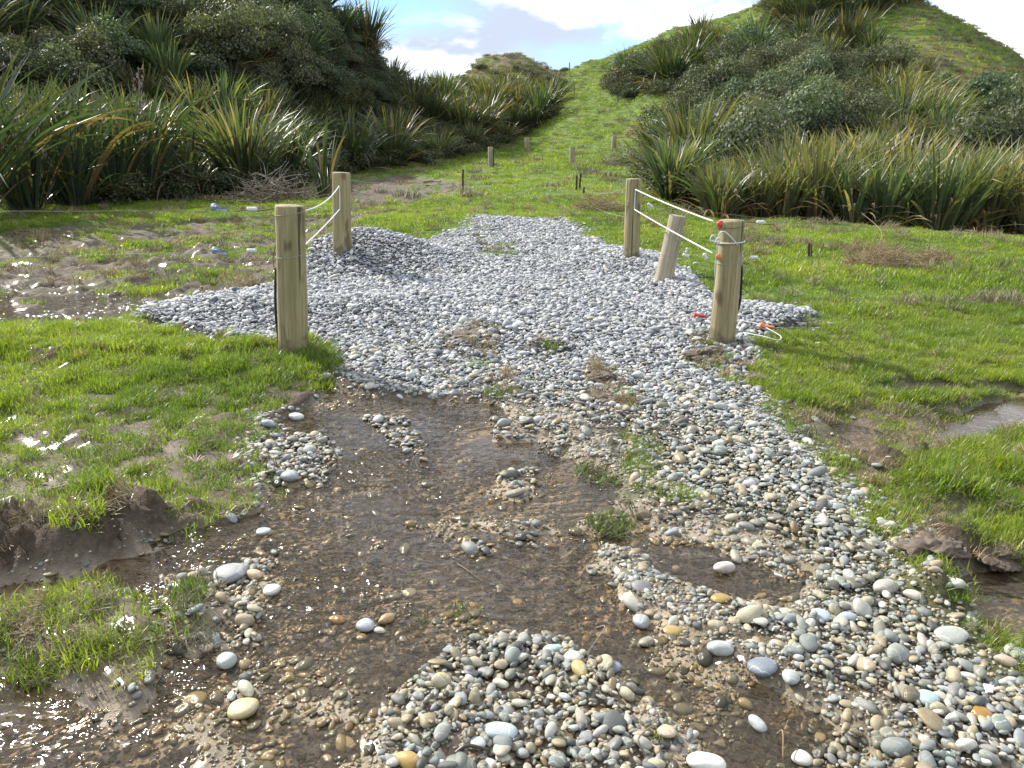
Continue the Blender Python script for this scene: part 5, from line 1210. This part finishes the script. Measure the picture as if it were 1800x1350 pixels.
p = gp(1336, 584, .06); handle(p, (.85, -.55, -.05), MAT_ORANGE, 'orange handle lying on the gravel right of the right post', .95)
rope([gp(1122, 562, .05), gp(1150, 566, .05), gp(1185, 568, .055), gp(1215, 566, .07)], .004, MAT_CORD, 'thin cord lying on the gravel left of the red handle', 'cord', 'thin cords lying on the gravel')
rope([gp(1292, 573, .05), gp(1315, 577, .055), gp(1334, 583, .06), gp(1352, 592, .06), gp(1371, 603, .055), gp(1366, 609, .05), gp(1340, 603, .055), gp(1305, 596, .055)], .004, MAT_CORD, 'thin cord looping over the gravel through the orange handle', 'cord', 'thin cords lying on the gravel', n=40)
# ------------------------------------------------------------------ far fence
FG = 'small posts of the fence up the valley'
def fpost(b, t, r, lab, steel=False, mat=None):
    g = hit(*b, lambda x, y: ground(x, y), 3); Y = g[1]; bb = np.array([g[0], Y, float(ground(*g)) - .15]); tt = W3(t[0], t[1], Y); H = float(np.linalg.norm(tt - bb))
    if steel:
        Vs = []
        for a in (0, 2.09, 4.19):
            c, s = math.cos(a), math.sin(a); q = np.array([(0, -.004), (.03, -.004), (.03, .004), (0, .004)]); xy = np.stack([q[:, 0] * c - q[:, 1] * s, q[:, 0] * s + q[:, 1] * c], 1)
            V = np.vstack([np.c_[xy, np.zeros(4)], np.c_[xy, np.full(4, H)]]); Vs.append((V, [np.array([[0, 1, 5, 4], [1, 2, 6, 5], [2, 3, 7, 6], [3, 0, 4, 7], [4, 5, 6, 7]])]))
        o = obj('steel_post', merge(Vs), MAT_STEEL, smooth=False)
    else: o = link(bpy.data.objects.new('fence_post', npmesh('fence_post', *post_mesh(int(b[0]), r, H, 12, 6), [mat or MAT_GWOOD])))
    o.location = bb; orient(o, tt - bb); meta(o, lab, 'post', FG); return tt
f1 = fpost((863, 294), (862, 258), .11, 'grey wooden post beside a rusty steel one, left of the grass track')
fpost((868, 296), (867, 262), .05, 'rusty steel post touching the grey wooden one left of the track', True)
f2 = fpost((927, 267), (926, 242), .13, 'weathered dark wooden post nearest the middle of the grass track')
f3 = fpost((1006, 290), (1006, 258), .13, 'grey wooden post standing in the middle of the right slope fence')
f4 = fpost((1079, 265), (1080, 239), .13, 'wooden post highest up beside the bare earth bank')
f5 = fpost((813, 337), (814, 298), .03, 'thin rusty steel post at the end of the left mud', True)
fpost((980, 206), (980, 187), .03, 'small steel post on the hillside under the bare slip', True, )
f6 = fpost((1013, 334), (1014, 308), .03, 'left one of two close rusty steel posts on the slope', True)
fpost((1018, 332), (1021, 305), .03, 'right one of two close rusty steel posts on the slope', True)
f7 = fpost((1024, 344), (1027, 329), .03, 'short tilted steel post right of the dry grass heap', True)
f8 = fpost((1001, 133), (1001, 110), .06, 'post on the skyline in the saddle between the hills')
f9 = fpost((1003, 158), (1003, 136), .05, 'thin post just below the skyline one')
fpost((1009, 168), (1010, 150), .03, 'thin steel post low under the skyline ones', True)
fpost((1086, 180), (1087, 160), .03, 'faint steel post high on the right slope', True)
f10 = fpost((1425, 455), (1425, 428), .02, 'thin dark stake in the paddock before the flax row', True)
def fw(a, b, lab, sag=.25, r=.0022): wire([a, (a + b) / 2, b], r, lab, group='thin wires of the fence up the valley', sag=sag, n=14)
for dz, w in ((.08, 'upper'), (.45, 'lower')):
    z = np.array([0, 0, -dz]); fw(RF[2] + z, f7 + z * .6, w + ' valley wire from the far right post to the tilted steel post', .1); fw(f7 + z * .6, f3 + z, w + ' valley wire from the tilted steel post to the middle slope post', .2)
    fw(f3 + z, f4 + z, w + ' valley wire up to the post by the bare bank'); fw(LF[2] + z, f5 + z, w + ' valley wire from the far left post to the steel post at the mud', .15); fw(f5 + z, f1 + z, w + ' valley wire from the mud to the paired posts', .15)
    fw(f1 + z, f2 + z, w + ' valley wire between the paired posts and the dark post')
# ------------------------------------------------------------------ small natural things
def mat_mud():
    m = M('muddy_clod'); P = m.geo(); n = m.noise(P, 22, 5, .65); n2 = m.noise(P, 90, 4)
    c = m.ramp(n, [(.3, (.055, .038, .024)), (.55, (.125, .092, .062)), (.75, (.21, .165, .12))])
    return m.end(m.bsdf(Base_Color=c, Roughness=.7, Normal=m.bump(m.math('ADD', n, m.math('MULTIPLY', n2, .4)), .9, .012)))
MAT_MUD = mat_mud()
def clod_vf(seed):
    bm = bmesh.new(); bmesh.ops.create_icosphere(bm, subdivisions=5, radius=.5); V = np.array([v.co[:] for v in bm.verts]); Fq = np.array([[v.index for v in f.verts] for f in bm.faces]); bm.free()
    a = fbm(V[:, 0] + V[:, 2] * 1.3, V[:, 1] - V[:, 2] * .7, 3.0, 4, seed); b = fbm(V[:, 0] * 1.2 - V[:, 2], V[:, 1] + V[:, 2], 8.0, 3, seed + 9)
    return V * (1 + 1.1 * a + .55 * b)[:, None], Fq
CLOD = [npmesh('mud_clod', *clod_vf(40 + k), [MAT_MUD]) for k in range(4)]
for k, (px, py, w, h, lab) in enumerate([(1061, 665, 54, .45, 'brown mud clod on the pebbles in the middle of the track'), (1065, 706, 74, .35, 'flat torn mud clod just below the upper one on the track'), (1238, 624, 66, .42, 'pointed mud lump with a tan stone at its foot, below the near right post'),
        (1330, 668, 56, .40, 'mud lump at the grass edge beyond the pointed one'), (835, 588, 90, .22, 'low mud patch lump high in the middle of the track'), (1640, 965, 110, .42, 'big torn mud lump above the right puddle'), (1752, 975, 90, .36, 'smaller mud lump right of the big torn one'),
        (120, 850, 80, .22, 'brown mud lump showing through the wet left grass'), (1330, 660, 40, .3, 'little mud lump behind the one at the grass edge')]):
    p = gp(px, py); dep = p[1] * CP - (p[2] - CAMH) * SP; W = w * dep / F
    o = link(bpy.data.objects.new('mud_clod', CLOD[k % 4])); o.location = p + np.array([0, 0, -W * .03]); o.scale = (W, W * .7, W * h); o.rotation_euler = (0, 0, k * .9 % .8); meta(o, lab, 'mud clod', 'clods of mud')
def tuft_thing(px, py, wpx, hcm, green, lab, n=260, flat=.0):
    p = gp(px, py); dep = p[1] * CP - (p[2] - CAMH) * SP; rad = wpx * dep / F * .5
    o = link(bpy.data.objects.new('grass_tuft', None)); o.location = p; meta(o, lab, 'grass tuft', 'grass tufts on the gravel track')
    for nm, m, nn, q in (('green_blades', MAT_GRASS, int(n * green), 0), ('dead_blades', MAT_DRY, int(n * (1 - green)), 1)):
        if nn < 4: continue
        V, f, t = tuft(int(px + py) + q, nn, rad, hcm / 100 * (.9 if q else 1), .0042, bendm=1.5 if q else 1.0, leanv=1.2 if q else .8, flat=flat + .3 * q)
        c = link(bpy.data.objects.new(nm, npmesh(nm, V, f, [m], True, attrs={'tone': t})), o)
tuft_thing(838, 618, 90, 4, .3, 'mostly dead matted grass above the green tuft in mid track', 420, .4)
tuft_thing(845, 642, 58, 6, .9, 'small bright green grass tuft in mid track', 320)
tuft_thing(886, 690, 74, 7, .45, 'green and rust brown tuft below the small bright green one', 420, .2)
tuft_thing(972, 606, 46, 5, .8, 'small green tuft upper right of the matted dead grass', 200)
tuft_thing(1060, 832, 100, 6, .35, 'widest brown and green tuft lying in the wet middle', 560, .4)
tuft_thing(1075, 922, 84, 6, .6, 'olive tuft at the end of the long puddle', 460, .2)
tuft_thing(1092, 768, 90, 5, .55, 'straggly tuft on the pebbles above the widest brown one', 320, .3)
tuft_thing(945, 640, 60, 3, .7, 'faint sprout of grass right of the small bright green tuft', 90, .3)
tuft_thing(572, 612, 46, 8, 1.0, 'bright green tuft growing right beside the near left post', 240)
tuft_thing(1222, 585, 32, 6, .8, 'little tuft at the left foot of the near right post', 140)
tuft_thing(882, 450, 84, 9, 1.0, 'green tuft alone in the far part of the gravel', 1100)
tuft_thing(852, 420, 44, 7, .6, 'thin tuft just beyond the green one in the far gravel', 220)
tuft_thing(820, 1082, 60, 5, .7, 'few green blades beside the brown puddle in the stream bed', 60)
tuft_thing(742, 1090, 30, 5, .8, 'three blades of grass left of the brown puddle', 24)
tuft_thing(335, 1050, 60, 9, .95, 'upright fresh tuft at the edge of the channel', 200)
tuft_thing(1750, 1050, 26, 5, .9, 'blades standing in the brown right pool', 16)
tuft_thing(1160, 1290, 50, 5, .7, 'thin grass sprouting beside the front heap of stones', 40)
tuft_thing(1385, 745, 46, 5, .5, 'tiny tuft on the right edge of the pebbles', 120)
# heaps of dead brush and cut grass
def heap_vf(seed, w, h, n, r0, Lr):
    r = np.random.default_rng(seed); parts = []
    for k in range(n):
        a = r.uniform(0, 6.283); rr = math.sqrt(r.random()); b = np.array([rr * w * .5 * math.cos(a), rr * w * .32 * math.sin(a), h * (1 - rr ** 2) * r.random()])
        d = np.array([r.normal(), r.normal() * .6, abs(r.normal()) * .45]); d /= np.linalg.norm(d); L = Lr * r.uniform(.5, 1.3); e = b + d * L; m_ = (b + e) / 2 + r.normal(0, L * .12, 3)
        parts.append(tube(curve_pts([b, m_, e], 5), np.linspace(r0, r0 * .4, 5) * r.uniform(.6, 1.5), 4, False))
    return merge(parts)
def heap(px, py, wpx, hpx, n, r0, lr, mat, lab, cat='brush heap', name='brush_heap'):
    p = gp(px, py); dep = p[1] * CP - (p[2] - CAMH) * SP; w = wpx * dep / F; h = hpx * dep / F
    o = obj(name, heap_vf(int(px), w, h, n, r0, lr * w), mat); o.location = p; meta(o, lab, cat, 'heaps of dead brush and grass'); return o
heap(478, 352, 130, 46, 170, .012, .35, MAT_TWIG, 'grey brown heap of dead branches at the foot of the round flax')
heap(340, 350, 60, 90, 90, .012, .5, MAT_TWIG, 'dead brown twigs standing behind the low glinting flax')
heap(1052, 372, 84, 34, 260, .006, .28, MAT_DEADLEAF, 'straw coloured heap left of the far right post')
heap(1100, 292, 70, 40, 160, .014, .3, MAT_TWIG, 'brown scrub heap under the bare earth bank')
heap(1545, 470, 130, 44, 420, .0035, .22, MAT_DEADLEAF, 'wide heap of pulled dry grass in the right paddock')
heap(1635, 462, 60, 24, 220, .0035, .3, MAT_DEADLEAF, 'small tan heap right of the wide dry grass heap')
heap(1500, 440, 60, 16, 120, .0035, .3, MAT_DEADLEAF, 'flat scatter of dry stalks behind the wide heap')
def long_stick(a, b, c, r, mat, lab, name='stick'):
    P = curve_pts([a, b, c], 14); o = obj(name, tube(P - P[0], np.linspace(r, r * .45, 14), 7), mat); o.location = P[0]; meta(o, lab, 'stick', 'loose sticks and stalks'); return o
long_stick(gp(1530, 455, .02), gp(1545, 440, .25), gp(1510, 405, .3), .006, MAT_TWIG, 'bare stalk rising out of the wide dry grass heap')
long_stick(gp(800, 1336, .02), gp(822, 1329, .035), gp(862, 1334, .03), .0075, simple('wet_dark_stick', (.05, .035, .025), .4, 80, .4, .001), 'dark wet stick lying at the bottom edge among the pebbles')
long_stick(gp(1048, 1112, .02), gp(1062, 1125, .05), gp(1030, 1160, .02), .003, MAT_TWIG, 'brown root end by the yellow olive stone')
long_stick(gp(1365, 1300, .02), gp(1371, 1322, .07), gp(1374, 1349, .03), .0028, MAT_DEADLEAF, 'pale straw stalk among stones at the bottom edge')
long_stick(gp(800, 992, .01), gp(822, 1010, .02), gp(852, 1028, .01), .0022, MAT_TWIG, 'thin twig across the brown puddle')
long_stick(gp(1135, 1345, .03), gp(1120, 1330, .06), gp(1146, 1290, .03), .004, MAT_TWIG, 'bent brown twig on the right of the front heap')
long_stick(gp(745, 326, .1), gp(760, 324, .1), gp(775, 325, .1), .05, MAT_TWIG, 'short log lying on the mud by the left grass', 'log')
def shell_vf(seed):
    r = np.random.default_rng(seed); k = 8; th = np.sort(r.uniform(0, 6.28, k)); rad = r.uniform(.3, .55, k); V = []
    for z, s in ((0, 1), (.10, .94)): V += [(rad[i] * s * math.cos(th[i]), rad[i] * s * .8 * math.sin(th[i]), z + .12 * rad[i] * math.cos(th[i])) for i in range(k)]
    V += [(0, 0, -.02), (0, 0, .16)]; q = [[i, (i + 1) % k, (i + 1) % k + k, i + k] for i in range(k)]; t = [[2 * k, (i + 1) % k, i] for i in range(k)] + [[2 * k + 1, i + k, (i + 1) % k + k] for i in range(k)]
    return np.array(V), [np.array(q), np.array(t)]
for k, (px, py, w, lab) in enumerate([(1733, 1222, 26, 'white angular shell piece near the right edge'), (1613, 1187, 20, 'white shell piece on the slope left of the one at the edge'), (1367, 1020, 18, 'white chip below the big pinkish beige stone'),
        (1402, 1070, 18, 'white chip between pebbles in mid right slope'), (1262, 1176, 14, 'small white chip below the rounded triangular stone'), (1302, 1168, 16, 'white chip touching the dark blue grey stone'), (417, 808, 16, 'white chip at the wet grass edge')]):
    p = gp(px, py); W = w * (p[1] * CP + 1.5 * SP) / F; o = obj('shell_fragment', shell_vf(k), MAT_SHELL, smooth=False); o.location = p + np.array([0, 0, .022]); o.scale = (W, W, W * .9); o.rotation_euler = (.35, .2 * (k % 3 - 1), k); meta(o, lab, 'shell', 'white shell fragments')
MAT_PINK = simple('dried_pink_stem', (.50, .33, .29), .6, var=.15)
def sprig(pts, lab):
    p0 = gp(*pts[0]); o = link(bpy.data.objects.new('dried_sprig', None)); o.location = p0; meta(o, lab, 'dried plant', 'dried pink sprigs')
    r = random.Random(int(pts[0][0]))
    for k in range(7):
        a = -1.2 + k * .35 + r.uniform(-.1, .1); L = r.uniform(.04, .09); V, f, t = strap(L, .006, 1.0 + r.uniform(-.3, .2), .3, a + 1.9, seg=4)
        c = link(bpy.data.objects.new('stem', npmesh('stem', V, f, [MAT_PINK])), o); c.location = (0, 0, .03)
sprig([(345, 822)], 'dried pale pink sprig lying in the wet left grass'); sprig([(405, 818)], 'dried pale pink sprig near the white chip at the grass edge')
